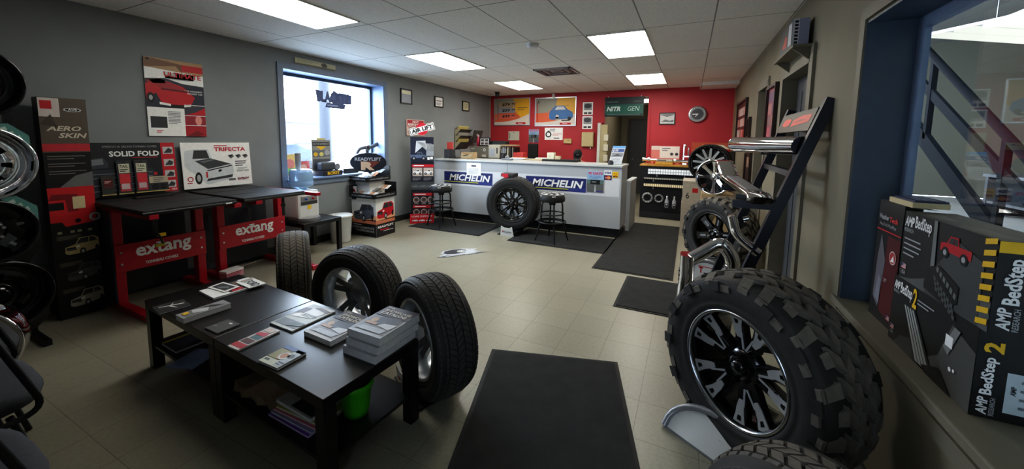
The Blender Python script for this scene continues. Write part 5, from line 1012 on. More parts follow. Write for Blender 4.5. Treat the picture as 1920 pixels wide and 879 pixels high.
# ================================================================== PERSON
def person():
    t=thing('person','person in black cap and black top seated behind the counter, head bowed','person',(-1.99,7.52,0))
    import_sk=[((0,.10,.52),.15),((0,.06,.70),.145),((0,.0,.90),.16),((0,-.05,1.02),.13),((0,-.08,1.09),.058),((0,-.115,1.14),.06)]
    V=[p for p,_ in import_sk]; Rr=[r for _,r in import_sk]; E=[(i,i+1) for i in range(5)]
    for s in (-1,1):
        n=len(V); V+=[(s*.17,-.04,1.0),(s*.25,-.12,.86),(s*.26,-.30,.80),(s*.14,-.47,.785)]; Rr+=[.075,.055,.045,.032]
        E+=[(3,n),(n,n+1),(n+1,n+2),(n+2,n+3)]
        n=len(V); V+=[(s*.1,.02,.52),(s*.13,-.40,.50),(s*.13,-.38,.09),(s*.13,-.50,.05)]; Rr+=[.1,.075,.05,.04]; E+=[(0,n),(n,n+1),(n+1,n+2),(n+2,n+3)]
        for k in range(5):
            n2=len(V); hx=s*.13; dx=(-.032+.016*k)*s; ln=(.05,.075,.082,.075,.06)[k]
            V+=[(hx+dx*.9,-.50,.79),(hx+dx*1.3,-.50-ln*.6,.79),(hx+dx*1.4,-.50-ln,.775)]; Rr+=[.010,.009,.008]; E+=[(n-1,n2),(n2,n2+1),(n2+1,n2+2)]
    me=bpy.data.meshes.new('body'); me.from_pydata(V,E,[]); o=bpy.data.objects.new('body',me); COL.objects.link(o)
    md=o.modifiers.new('s','SKIN'); 
    for i,r in enumerate(Rr): me.skin_vertices[0].data[i].radius=(r,r); me.skin_vertices[0].data[i].use_root=(i==0)
    sb=o.modifiers.new('u','SUBSURF'); sb.levels=sb.render_levels=1
    dg=bpy.context.evaluated_depsgraph_get(); m2=bpy.data.meshes.new_from_object(o.evaluated_get(dg)); bpy.data.objects.remove(o)
    b=MB(); b.add([v.co[:] for v in m2.vertices],[tuple(p.vertices) for p in m2.polygons],M['skin'],True)
    # head (bowed forward)
    HT=tr(0,-.14,1.19)@rot('X',.55)
    b.T=HT; rings=[]
    for z,rx,ry,yo in ((-.11,.03,.035,-.035),(-.095,.05,.06,-.03),(-.06,.062,.08,-.015),(-.02,.07,.09,-.005),(.02,.074,.095,0),(.06,.072,.092,.004),(.09,.058,.075,.006),(.11,.03,.04,.008)):
        rings.append([(rx*math.cos(a),yo+ry*math.sin(a),z) for a in [2*PI*i/20 for i in range(20)]])
    b.loft(rings,M['skin']); b.loft([[(x*.9,-.09-y,z) for x,y in ((-.008,0),(.008,0),(.012*k,.008*k),(-.012*k,.008*k))] for z,k in ((.02,.4),(-.01,1),(-.03,2),(-.038,1))],M['skin'])
    for s in (-1,1):
        b.lathe([(0,-.012),(.018,-.01),(.026,0),(.02,.008)],M['skin'],14,'X') if False else b.box(s*.072-.008,s*.072+.008,-.01,.025,-.03,.03,M['skin'],.006)
        b.disc(0,0,.001,M['skin'],0,6)
        b.box(s*.028-.011,s*.028+.011,-.094,-.086,.0,.012,WH,.003); b.box(s*.028-.005,s*.028+.005,-.096,-.09,.002,.010,BK,.002)
    b.box(-.022,.022,-.088,-.08,-.062,-.055,K(150,80,76),.002)
    b.build('body',t)
    c=MB(HT); rings=[]
    for z,rx,ry in ((.022,.082,.104),(.06,.083,.104),(.10,.074,.092),(.125,.05,.062),(.135,.01,.012)): rings.append([(rx*math.cos(a),.004+ry*math.sin(a),z) for a in [2*PI*i/24 for i in range(24)]])
    c.loft(rings,M['clothblack']); c.build('cap',t)
    c=MB(HT); R0=[];R1=[]
    for i in range(13):
        a=PI+PI*i/12; R0.append((.08*math.cos(a),.004+.1*math.sin(a),.028)); R1.append((.075*math.cos(a),-.03+.15*math.sin(a),.012-.004*abs(i-6)/6))
    c.add(R0+R1,[(i,i+1,13+i+1,13+i) for i in range(12)],M['clothblack'],True); c.build('cap_brim',t)
    MB(HT@frame((.02,-.09,.085),(1,.1,0),(0,.25,1))).rect(-.02,0,.03,.012,LG,2).build('cap_mark',t)
    hr=MB(HT); hr.loft([[(rx*math.cos(a),.012+ry*math.sin(a),z) for a in [PI*i/12 for i in range(13)]] for z,rx,ry in ((-.05,.06,.07),(-.02,.077,.092),(.025,.08,.1))],K(50,40,34),True,False); hr.build('hair',t)
    # clothes over the body
    sh=MB(); rg=[]
    for z,rx,ry,yo in ((.50,.2,.16,.10),(.7,.19,.155,.06),(.9,.215,.165,.0),(1.0,.215,.15,-.03),(1.055,.15,.11,-.06),(1.085,.075,.075,-.08)): rg.append([(rx*math.cos(a),yo+ry*math.sin(a),z) for a in [2*PI*i/28 for i in range(28)]])
    sh.loft(rg,M['clothblack'],True,False)
    for s in (-1,1): sh.tube([(s*.14,-.035,1.0),(s*.2,-.06,.97),(s*.255,-.12,.86),(s*.262,-.2,.83),(s*.25,-.3,.805),(s*.17,-.42,.79)],[.095,.09,.072,.064,.058,.05],M['clothblack'],14)
    sh.build('shirt',t)
    tr_=MB()
    for s in (-1,1): tr_.tube([(s*.09,.08,.53),(s*.13,-.2,.53),(s*.14,-.42,.50),(s*.135,-.40,.3),(s*.135,-.385,.1)],[.12,.105,.092,.075,.065],M['jeans'],14)
    tr_.build('trousers',t)
    for s in (-1,1): MB().box(s*.135-.05,s*.135+.05,-.58,-.31,0,.1,M['black'],.03).build('shoe',t)
    st=thing('desk_stool','dark office stool under the seated person','stool',(-1.99,7.63,0)); MB().lathe([(0,.36),(.2,.36),(.22,.38),(.2,.40),(0,.405)],M['clothblack'],28).build('seat',st); MB().cyl((0,0,.05),(0,0,.36),.03,M['black'],14).build('gas_column',st)
    for k in range(5): a=2*PI*k/5; MB().tube([(0,0,.07),(.26*math.cos(a),.26*math.sin(a),.03)],.02,M['black'],8).build('foot',st)
person()
# ================================================================== BACK DISPLAY SHELF
t=thing('light_bar_display','black display bench with honey wood top by the hallway, fitted with light bars','display bench',(-.27,7.85,0))
MB().box(-.57,.62,0,.6,0,1.02,K(28,29,36)).build('cabinet',t); MB().box(-.60,.66,-.03,.62,1.02,1.05,M['wood'],.004).build('wood_top',t)
MB().box(-.56,.61,-.012,0,.02,.13,K(38,40,48)).build('kick_panel',t)
def ledbar(x0,x1,z,h,lb,m,n,f):
    t=thing('light_bar',lb,'light bar',((x0+x1)/2,7.845,z),group='light bars on the black bench'); w=x1-x0
    MB().box(-w/2,w/2,-.06,0,-h/2,h/2,f,.006).build('housing',t); g=MB(frame((-w/2,-.0605,-h/2),(1,0,0),(0,0,1)))
    for i in range(n):
        for r in range(2 if h>.06 else 1):
            hh=h/(2 if h>.06 else 1); g.rect(w*i/n+.006,hh*r+.006,w*(i+1)/n-.003,hh*(r+1)-.004,m,1)
    g.build('lens',t)
    for s in (-1,1): MB().box(s*w*.3-.012,s*w*.3+.012,-.03,0,-h/2-.05,-h/2,K(150,150,150),.003).build('bracket',t)
ledbar(-.71,.1,.92,.1,'wide bright double row light bar, topmost on the black bench',mk('lit_led',(225,230,234),.2,emit=.3),18,K(150,154,160))
ledbar(-.78,.1,.785,.035,'thin light bar in the middle of the black bench',K(206,204,190,.3),22,K(60,60,62))
ledbar(-.78,.1,.655,.06,'cream lit light bar, lowest of three on the black bench',mk('warm_led',(226,210,170),.3,emit=.25),26,K(70,68,60))
for x,r,lb in ((-.70,.105,'larger silver halo ring lamp at the bench left'),(-.49,.085,'smaller silver halo ring lamp at the bench')):
    t=thing('ring_lamp',lb,'lamp',(x,7.838,.40),group='halo ring lamps on the black bench'); b=MB(); b.lathe([(r*.6,0),(r*.62,-.025),(r*.75,-.035),(r*.95,-.03),(r,0)],M['silver'],40,'Y')
    for k in range(10): a=2*PI*k/10; b.cyl((r*.8*math.cos(a),-.03,r*.8*math.sin(a)),(r*.8*math.cos(a),-.042,r*.8*math.sin(a)),r*.1,K(214,216,220,.3),10)
    b.build('ring',t)
for x,lb in ((-.345,'left clear spray bottle on the black bench'),(-.215,'right clear spray bottle on the black bench')):
    t=thing('bottle',lb,'bottle',(x,7.80,.235),group='clear bottles on the black bench'); MB().lathe([(0,0),(.034,0),(.036,.01),(.036,.13),(.014,.18),(.014,.2),(0,.2)],K(176,180,190,.2),20).build('body',t); MB().lathe([(0,.2),(.016,.2),(.014,.225),(0,.23)],WH,14).build('cap',t); MB(frame((-.025,-.0375,.02),(1,0,0),(0,0,1))).rect(0,0,.05,.07,DG,1).disc(.025,.045,.014,WH,2,10).build('label_print',t)
t=thing('bottle_ledge','thin black ledge holding the two bottles on the bench front','shelf',(-.28,7.8,.215)); MB().box(-.13,.13,-.05,.05,0,.018,BK).build('ledge',t)
t=thing('hitch_bar','long chrome towing bar lying across the wood top','towing bar',(-.4,8.0,1.051)); MB().cyl((-.42,0,.09),(.45,0,.07),.028,M['chrome'],18).cyl((-.34,0,.09),(-.30,0,.09),.045,M['alu'],18).cyl((.13,0,.075),(.17,0,.075),.045,M['alu'],18).cyl((-.42,0,.09),(-.44,0,.09),.04,M['alu'],16).build('bar',t); MB().box(-.2,.12,-.05,.05,0,.05,K(190,150,60),.01).build('cradle',t); MB(frame((-.18,-.055,.065),(1,0,0),(0,0,1))).rect(0,0,.28,.04,K(200,196,180),0).lines(.01,.005,.27,.035,1,DG,1).build('label_print',t)
t=thing('ball_mount','upright chrome hitch ball mount standing on the wood top','towing bar',(-.08,8.05,1.051)); b=MB(); b.box(-.04,.04,-.03,.03,0,.04,M['chrome'],.006); b.box(-.035,-.01,-.02,.02,.0,.4,M['chrome'],.004); b.box(-.03,.18,-.02,.02,.15,.18,M['chrome'],.004); b.cyl((.06,0,.18),(.06,0,.33),.012,M['chrome'],12); b.lathe([(0,.40),(.02,.395),(.03,.37),(.024,.345),(.014,.33)],M['chrome'],18); b.build('mount',t)
t=thing('parts_box','pink and white carton standing behind the chrome towing bar','box',(-.42,8.25,1.051)); MB().box(-.28,.24,-.06,.08,0,.36,K(206,120,110)).build('carton',t); g=MB(frame((-.28,-.061,0),(1,0,0),(0,0,1))); g.rect(.16,.12,.52,.35,K(216,206,196),1); g.rect(.0,.28,.16,.36,K(206,190,180),1); g.rect(.05,.0,.45,.1,K(170,20,30),1); g.disc(.38,.2,.03,DG,2,12); g.disc(.47,.2,.03,DG,2,12); g.lines(.2,.25,.36,.33,2,GY,2); g.build('print',t)
for (x,y,z,w,d,h,c,c2,tx,lb) in ((.20,8.2,1.051,.34,.25,.30,K(206,84,50),K(226,210,200),'VIAIR','orange red compressor carton behind the spoked wheel'),(.565,8.25,1.051,.36,.25,.27,K(40,36,30),YL,'','black carton with yellow lettering behind the spoked wheel'),(.36,8.22,1.353,.66,.24,.13,K(176,80,50),K(206,170,140),'','long orange brown carton on top of the two cartons behind the wheel')):
    t=thing('product_carton',lb,'box',(x,y,z)); MB().box(-w/2,w/2,-d/2,d/2,0,h,c,.003).build('carton',t); g=MB(frame((-w/2,-d/2-.001,0),(1,0,0),(0,0,1)))
    if d==.25 and not tx: g.lines(.05,h*.62,w*.8,h*.92,2,c2,1,.7); g.rect(.03,h*.1,w*.6,h*.5,K(90,70,50),1)
    elif tx: g.text(tx,.03,h*.7,w*.85,h*.9,c2,1,.03); g.rect(.03,h*.1,w*.6,h*.55,K(120,60,40),1); g.lines(.05,h*.15,w*.5,h*.5,3,c2,2)
    else: g.poly([(w*.4,.02),(w*.5,h*.8),(w*.8,h*.7),(w*.95,.02)],K(206,200,180),1); g.poly([(w*.1,h*.2),(w*.3,h*.8),(w*.38,h*.2)],K(206,120,70),1)
    g.build('print',t)
for (x,y,z,w,d,h,lb) in ((.20,6.9,0,.56,.6,.54,'lower white carton of the stack before the black bench'),(.20,6.9,.541,.54,.58,.34,'upper white carton with red square, under the spoked wheel')):
    t=thing('carton',lb,'box',(x,y,z)); MB().box(-w/2,w/2,-d/2,d/2,0,h,M['whitebox'],.004).build('carton',t); g=MB(frame((-w/2,-d/2-.001,0),(1,0,0),(0,0,1)))
    if z>0: g.rect(.14,.16,.22,.23,K(200,40,40),1); g.text('6',.05,.06,.1,.16,DG,1,.01); g.rect(.0,h-.03,w,h-.027,K(120,110,96),1)
    else: g.rect(.0,h*.8,w*.6,h*.805,K(120,110,96),1)
    g.build('print',t)
# ================================================================== RIGHT SIDE
# black spoked wheel and chrome wheel
t=thing('mounted_tire','black low profile wheel with many thin silver spokes on the white cartons','wheel',(.29,6.72,.883),R=rot('Z',-.25)); tyre(t,.29,.22,.25,'hwy',M['rubber']); wheel(t,.265,.22,'ten',.29)
o=MB().box(-.2,.2,-.2,.2,0,.78,M['cardboard'],.004).build('carton',loc=(.38,6.1,0)); tag(o,'plain brown carton hidden behind the wall side tyre, under the chrome wheel','box')
t=thing('bare_wheel','small bright chrome eight spoke rim standing on the brown carton','wheel rim',(.34,5.98,.781),R=rot('Z',-.5)); wheel(t,.235,.17,'chrome8',.235)
# tyres
mounted('mounted_tire','off road tyre on black six spoke wheel, under the leaning rack by the wall',(.36,4.92,.0),.80,.44,.31,.255,'mud','star',mat='rubber2',cat='tire')
mounted('mounted_tire','huge mud tyre with black and machined split spoke wheel at lower right',(.335,2.07,0),.80,.445,.33,.262,'mud','split',mat='rubber2',cat='tire')
mounted('mounted_tire','off road tyre in front of the huge mud tyre, cut by the bottom edge',(.375,1.17,0),.75,.325,.22,.2,'at','star',mat='rubber2',cat='tire')
def archstand(p0,p1,h,lb,logo,ln=.0):
    # curved silver tube arch with white crescent panel, standing along p0 -> p1
    d=Vector((p1[0]-p0[0],p1[1]-p0[1],0)); L=d.length; a=math.atan2(d.y,d.x)
    t=thing('tire_stand',lb,'tyre stand',(p0[0],p0[1],0),a,'arched tyre stands')
    pts=[(L*(1-math.cos(PI*i/16))/2,ln*h*math.sin(PI*i/16)**.8,.012+h*math.sin(PI*i/16)**.8) for i in range(17)]
    MB().tube(pts,.017,M['silver'],12).build('tube_arch',t)
    g=MB(frame((0,-.004,0),(1,0,0),(0,ln,1))); P=[(p[0],p[2]*.9*math.hypot(1,ln)) for p in pts]; g.prism(P,-.008,0,M['white'])
    if logo: g.text('T',L*.3,h*.5,L*.4,h*.75,RD,2,.05); g.rect(L*.28,h*.76,L*.8,h*.79,RD,2); g.lines(L*.42,h*.4,L*.72,h*.56,2,DG,2,.5)
    g.build('panel',t); MB().box(.0,L,0,.2,0,.012,M['silver']).build('base_plate',t)
archstand((-.045,2.04),(.34,1.80),.15,'silver arched tyre stand with plain white panel before the huge mud tyre',False,.7)
archstand((.04,4.42),(.42,4.30),.26,'white tyre stand with red logo under the wall side tyre',True)
# leaning step bar rack
t=thing('step_bar_rack','black steel rack leaning on the right wall with red lettered header','display rack',(.18,3.45,0))
def px(z): return .325*z
for y in (-.5,.5):
    MB().tube([(0,y,0),(px(1.77),y,1.77)],.03,M['navymetal'],sq=(.03,.03)).build('post',t)
    MB().box(px(1.1)-.26,px(1.1)-.02,y-.022,y+.022,1.065,1.115,M['navymetal']).build('arm',t)
    MB().box(px(.12)-.02,.44,y-.022,y+.022,.1,.145,M['navymetal']).build('foot_bar',t)
MB().tube([(px(.3),-.5,.3),(px(.3),.5,.3)],.02,M['navymetal'],sq=(.02,.02)).build('crossbar',t)
MB().tube([(px(1.3),-.5,1.3),(px(1.3),.5,1.3)],.02,M['navymetal'],sq=(.02,.02)).build('crossbar',t)
g=MB(frame((px(1.58)-.035,.47,1.58),(0,-1,0),(.31,0,1))); g.slab(0,0,.94,.15,K(72,62,44),.012); g.poly([(.1,.06),(.2,.045),(.33,.055),(.36,.1),(.22,.11),(.12,.1)],K(214,60,40),2); g.poly([(.4,.04),(.6,.05),(.86,.06),(.88,.11),(.64,.115),(.5,.1),(.42,.09)],K(214,60,40),2); g.poly([(.45,.066),(.62,.072),(.8,.08),(.62,.086)],K(150,50,36),3); g.rect(0,.135,.94,.15,K(50,46,38),1); g.build('header_sign',t)
t=thing('step_bar','fat polished chrome tube bar lying high across the leaning rack','step bar',(.50,3.42,1.48))
P=rnd_path([(-.16,.50,.01),(-.13,.40,0),(.0,.0,0),(.145,-.42,.0)],.1,6)
b=MB()
rings=[]
for i,p in enumerate([Vector(q) for q in P]):
    n=len(P); k=.35 if i==0 else (.8 if i==1 else 1); d=(Vector(P[min(i+1,n-1)])-Vector(P[max(i-1,0)])).normalized(); u=Vector((0,0,1)); w=d.cross(u).normalized()
    rings.append([tuple(p+u*math.sin(a)*.062*k+w*math.cos(a)*.07*k) for a in [2*PI*j/20 for j in range(20)]])
b.loft(rings,M['chrome']); b.build('tube',t)
for s in ((.02,.0),): MB().box(-.02,.04,-.03,.03,-.07,-.035,M['blackmetal']).build('bracket',t)
t=thing('step_board','flat chrome running board bent in a Z, hanging on the rack arms','step bar',(.3,3.42,1.2))
def band(P,w,th,m,u=(0,1,0)):
    u0=Vector(u)
    b=MB(); rings=[]
    for i,p in enumerate([Vector(q) for q in P]):
        n=len(P); d=(Vector(P[min(i+1,n-1)])-Vector(P[max(i-1,0)])).normalized(); v=d.cross(u0).normalized(); u=v.cross(d).normalized()
        rings.append([tuple(p+u*(w*math.copysign(abs(math.cos(a))**.6,math.cos(a)))+v*(th*math.copysign(abs(math.sin(a))**.7,math.sin(a)))) for a in [2*PI*j/20+.05 for j in range(20)]])
    b.loft(rings,m); return b
band(rnd_path([(.125,-.52,-.075),(.125,-.46,-.055),(.04,.52,-.02),(.01,.68,.09),(.01,.86,.105),(.01,.95,.06)],.09,6),.075,.026,M['chrome'],(1,0,0)).build('board',t)
band([(.11,-.36,-.025),(.05,.42,.005)],.045,.003,M['silver'],(1,0,0)).build('tread_pad',t)
for yy in (-.42,.48): MB().box(.0,.2,yy-.02,yy+.02,-.085,-.05,M['blackmetal']).build('bracket',t)
t=thing('bull_bar','chrome bull bar loop with flat plate standing before the rack','bull bar',(.1,2.80,.0))
P=rnd_path([(-.06,0,.70),(.12,0,.85),(.19,0,.75),(.19,0,.66),(-.03,0,.44),(-.09,0,.30)],.05,6)
MB().tube(P,.043,M['chrome'],18).build('tube_loop',t)
band([(-.075,0,.74),(-.075,0,.6),(-.085,0,.45),(-.095,0,.28)],.07,.045,M['chrome']).build('face_plate',t)
b=MB()
for k in range(4): b.box(-.125,-.118,-.03,.03,.62-.03*k,.632-.03*k,BK)
for k in range(3): b.box(-.135,-.128,-.03,.03,.40-.03*k,.412-.03*k,BK)
b.build('vent_slots',t)
MB().tube([(.19,.0,.66),(.26,.12,.5),(.28,.18,.0)],.02,M['blackmetal'],10).tube([(-.09,0,.3),(-.08,.06,.0)],.02,M['blackmetal'],10).build('mounting_leg',t)
t=thing('exhaust_tip','bent chrome pipe bolted to the front post of the rack','pipe',(.35,2.95,.88))
MB().tube(rnd_path([(-.07,0,.125),(-.045,0,.02),(-.01,0,-.03),(.075,0,-.095)],.05,6),.03,M['chrome'],16).build('pipe',t); MB().cyl((.07,0,-.09),(.095,0,-.11),.042,M['chrome'],16).build('flange',t); MB().cyl((-.0,.02,.1),(.03,.02,.11),.018,M['chrome'],12).build('bolt',t)
# right wall items
t=thing('wall_shelf','small wedge wall shelf above the grey door carrying a box','shelf',(XR,3.8,2.19))
MB().box(-.13,0,-.36,.36,0,.018,M['taupetrim']).box(-.012,0,-.36,.36,-.1,0,M['taupetrim']).build('shelf_board',t)
for y in (-.3,.3): MB().prism([(0,0)]*0 or [(-.12,0),(0,-.1),(0,0)],-.008,.008,M['taupetrim']).build('bracket',t).matrix_local=tr(0,y,0)@rot('X',PI/2)
t=thing('product_carton','white and black boxed part standing on the small wall shelf','box',(XR-.075,3.72,2.209)); MB().box(-.05,.05,-.2,.22,0,.2,K(110,114,126),.003).build('carton',t)
g=MB(frame((-.051,.22,0),(0,-1,0),(0,0,1))); g.rect(0,0,.42,.2,K(70,72,74),0); g.poly([(.1,.04),(.2,.13),(.26,.1),(.24,.03)],K(190,70,60),1); g.rect(.3,.02,.4,.18,K(190,192,198),1); g.build('side_print',t)
g=MB(frame((-.05,-.2005,0),(1,0,0),(0,0,1))); g.rect(0,0,.1,.2,K(150,154,176),0); g.rect(0,0,.04,.2,K(206,206,210),1); [g.rect(.012,.02+.025*i,.034,.036+.025*i,BK,2) for i in range(7)]; g.build('end_print',t)
def rw_frame(name,lb,cat,y1,z,w,h,fn,fm=None):
    t=thing(name,lb,cat,(XR-.002,y1,z)); f=MB(frame((-.005,0,0),(0,-1,0),(0,0,1)))
    for a in ((0,w,0,.03),(0,w,h-.03,h),(0,.03,.03,h-.03),(w-.03,w,.03,h-.03)): f.box(a[0],a[1],a[2],a[3],-.003,.03,fm or K(44,30,26))
    f.build('frame',t); g=MB(frame((-.008,0,0),(0,-1,0),(0,0,1))); fn(g,w,h); g.build('print',t)
def pink(g,w,h):
    g.rect(.03,.03,w-.03,h-.03,K(150,70,80),1)
    for r in range(4):
        for c in range(2): g.rect(.05+c*(w-.1)/2,.05+r*(h-.1)/4,.05+(c+1)*(w-.1)/2-.01,.05+(r+1)*(h-.1)/4-.012,(K(176,96,104),K(130,104,106),K(170,120,116),K(110,84,112))[(r+c)%4 if r<3 else 3],2)
rw_frame('wall_poster','dark framed pink and red tiled poster between the two right wall doors','poster',5.08,1.5,.5,.6,pink)
def pins(g,w,h):
    g.rect(.03,.03,w-.03,h-.03,K(70,34,30),1); rr=random.Random(3)
    for r in range(3):
        for c in range(6):
            cm=(K(170,60,50),K(196,180,170),K(150,90,80),K(190,130,120))[rr.randrange(4)]; g.rect(.07+c*(w-.14)/6,.06+r*(h-.12)/3,.07+(c+1)*(w-.14)/6-.03,.06+(r+1)*(h-.12)/3-.05,cm,2)
rw_frame('notice_board','dark framed board of small red and white photos beside the red wall','notice board',8.05,1.52,1.25,.66,pins)
rw_frame('wall_print','small narrow framed print right of the photo board','picture frame',6.55,1.56,.22,.3,lambda g,w,h:g.rect(.03,.03,w-.03,h-.03,K(130,124,112),1))
rw_frame('wall_print','dark brown framed print low on the wall behind the leaning rack','picture frame',6.55,.95,.55,.42,lambda g,w,h:(g.rect(.03,.03,w-.03,h-.03,K(60,40,34),1),g.rect(.1,.2,.3,.34,K(150,120,100),2),g.poly([(.3,.05),(.5,.3),(.5,.05)],K(120,84,64),2)))
# boxes on the window sill
zb=rz0+.004
KS=.95
def carton(name,lb,x,y0,y1,z,h,d,top):
    t=thing(name,lb,'box',(x,y1,z)); L=y1-y0; t.scale=(KS,)*3
    MB().box(0,d,-L,0,0,h,K(26,26,28),.002).build('carton',t)
    tp=MB(frame((0,-L,h+.0006),(0,1,0),(-1,0,0))); tp.T=frame((0,0,h+.0004),(0,-1,0),(1,0,0)); 
    if top: tp.rect(.0,.0,L,d,K(66,62,52),0); tp.poly([(.06,.03),(.2,.02),(.22,.06),(.08,.08)],K(110,106,96),1); tp.poly([(.3,.02),(L-.05,.01),(L-.02,.07),(.34,.06)],K(92,86,74),1); tp.build('top_print',t)
    return t,MB(frame((-.0006,0,0),(0,-1,0),(0,0,1))),MB(frame((0,-L-.0006,0),(1,0,0),(0,0,1))),L
def flag(g,x,y,s,l):
    g.rect(x,y,x+s,y+s*.62,WH,l)
    for i in range(4): g.rect(x,y+s*.17*i,x+s,y+s*.17*i+s*.08,K(180,40,50),l+1)
    g.rect(x,y+s*.3,x+s*.45,y+s*.62,K(40,50,110),l+2)
# upper BedStep
t,g,e,L=carton('product_carton','upper black carton on the right sill with red pickup and yellow warning stripes',.80,1.521,2.066,zb+.272,.285,.15,True)
g.rect(0,0,L,.285,K(30,31,32),0); g.poly([(0,0),(L,0),(L,.1),(.3,.09),(.1,.02)],K(92,94,94),1); g.poly([(.2,.0),(.5,.0),(.5,.2),(.36,.24),(.24,.1)],K(70,73,74),2)
g.text('AMP',.012,.226,.082,.268,WH,3,.03,.15); g.text('RESEARCH',.012,.203,.082,.219,LG,3,.01); g.text('BedStep',.09,.215,.205,.278,WH,3,.02)
g.lines(.02,.1,.15,.185,4,LG,3,.28); flag(g,.02,.045,.035,3); g.text('USA',.02,.022,.055,.04,LG,3,.02)
pick_side(g,.27,.165,.17,.085,RD,4,False); g.poly([(.22,.285),(.24,.285),(.25,.12),(.225,.11)],K(120,124,124),4); g.poly([(.2,.02),(.2,.1),(.28,.13),(.4,.09),(.4,.03),(.34,.0)],K(24,24,25),5)
for i in range(6):
    for j in range(4): g.poly([(.27+.022*i,.125-.012*i-.0*j),(.285+.022*i,.118-.012*i),(.282+.022*i,.10-.012*i),(.268+.022*i,.107-.012*i)],K(110,114,112),6+j) if j==0 else g.poly([(.25+.022*i+.008*j,.105-.012*i-.018*j),(.265+.022*i+.008*j,.098-.012*i-.018*j),(.264+.022*i+.008*j,.085-.012*i-.018*j),(.25+.022*i+.008*j,.09-.012*i-.018*j)],K(84,88,88),6)
for i in range(8): g.poly([(L-.052,.01+.036*i),(L-.002,.022+.036*i),(L-.002,.04+.036*i),(L-.052,.028+.036*i)],YL,4)
g.build('side_print',t)
e.rect(0,0,.2,.285,K(22,22,24),0); qd=lambda x0,x1,y0,y1:((x1,y0),(x1,y1),(x0,y1),(x0,y0))
e.text('AMP',0,0,0,0,WH,3,.03,.1,qd(.012,.042,.015,.085)); e.text('RESEARCH',0,0,0,0,LG,3,.02,0,qd(.046,.06,.015,.085)); e.text('BedStep',0,0,0,0,WH,3,.03,0,qd(.018,.066,.095,.235)); e.rect(.0,.25,.2,.285,YL,1); e.rect(.1,.06,.18,.12,K(130,190,190),2)
e.build('end_print',t)
# lower BedStep2
t,g,e,L=carton('product_carton','lower black carton on the right sill with step photo, under the striped one',.80,1.55,2.095,zb,.285,.15,False)
g.rect(0,0,L,.285,K(28,29,29),0); g.poly([(.2,0),(L,0),(L,.2),(.42,.24),(.36,.1)],K(84,84,80),1); g.poly([(.05,0),(.3,0),(.2,.08),(.1,.05)],K(70,72,70),1)
g.text('AMP',.014,.232,.062,.268,WH,3,.03,.1); g.text('RESEARCH',.014,.214,.062,.227,LG,3,.01); g.text('BedStep',.068,.212,.16,.272,WH,3,.02); g.text('2',.165,.2,.195,.28,YL,3,.03); g.lines(.2,.222,.32,.25,2,LG,3,.35); flag(g,.015,.05,.03,3); g.text('USA',.015,.03,.045,.046,LG,3,.02)
g.poly([(.11,.19),(.19,.2),(.34,.02),(.22,.0)],K(50,51,52),4)
for i in range(4): g.poly([(.115+.02*i,.19),(.125+.02*i,.192),(.255+.025*i,.01),(.235+.025*i,.01)],K(170,174,172),5)
g.poly([(.28,.02),(.38,.06),(.46,.0),(.3,.0)],K(20,20,21),6); g.poly([(.39,.15),(.44,.24),(.47,.235),(.42,.13)],K(130,132,130),5); g.rect(.4,.16,.44,.2,WH,6); g.disc(.44,.09,.008,WH,6,10); g.disc(.46,.094,.006,WH,6,10)
g.build('side_print',t)
e.rect(0,0,.2,.285,K(20,20,21),0); e.text('AMP',0,0,0,0,WH,3,.03,.1,qd(.012,.036,.012,.07)); e.text('RESEARCH',0,0,0,0,LG,3,.02,0,qd(.04,.052,.012,.07)); e.text('BedStep',0,0,0,0,WH,3,.03,0,qd(.014,.05,.078,.20)); e.text('2',0,0,0,0,YL,3,.04,0,qd(.012,.056,.215,.25)); e.rect(.07,.03,.16,.16,K(186,200,206),1); e.text('AMP',0,0,0,0,DG,3,.03,0,qd(.08,.092,.09,.12)); e.lines(.1,.04,.15,.15,4,K(110,120,126),3,.3)
e.build('end_print',t)
# tall mud flap box
t,g,e,L=carton('product_carton','tall slim black and red carton at the back of the right sill',.825,2.13,2.37,zb,.58,.06,True)
g.rect(0,0,L,.545,K(26,25,26),0); g.poly([(.1,.05),(.24,.02),(.24,.42),(.12,.42)],K(84,24,28),1); g.poly([(.03,.1),(.09,.06),(.12,.3),(.06,.42),(.04,.3)],K(104,100,108),2); g.poly([(.05,.1),(.1,.08),(.1,.2),(.07,.22)],K(130,130,140),3)
g.rect(0,.435,L,.441,K(190,40,50),2); g.text('Weather',.015,.49,.115,.515,LG,3,.03); g.text('Tech',.12,.487,.2,.512,K(206,60,60),3,.03); g.text('No-Drill MudFlap',.03,.455,.19,.475,LG,3,.0)
g.disc(.19,.33,.032,K(206,180,176),4,22); g.disc(.19,.33,.026,K(176,60,56),5,22); g.poly([(.175,.31),(.2,.345),(.21,.315)],WH,6); flag(g,.19,.04,.03,4); g.lines(.13,.2,.16,.22,2,LG,4)
g.build('side_print',t)
t=thing('parts_box','small cream and navy box lying on top behind the striped carton','box',(.84,2.30,zb+.552),rz=.0); MB().box(-.01,.10,-.20,.0,.0,.022,K(206,190,150)).box(.0,.1,-.19,-.02,.022,.03,K(34,44,80)).build('carton',t); MB(frame((0,-.19,.0305),(0,1,0),(-1,0,0))).lines(.02,-.08,.15,-.01,3,K(140,150,180),0).build('print',t)
o=MB().box(-.03,.03,-.04,.04,0,.03,K(190,36,56),.006).build('red_box',loc=(.775,1.10,zb)); tag(o,'tiny red object at the lower right corner of the sill','box')
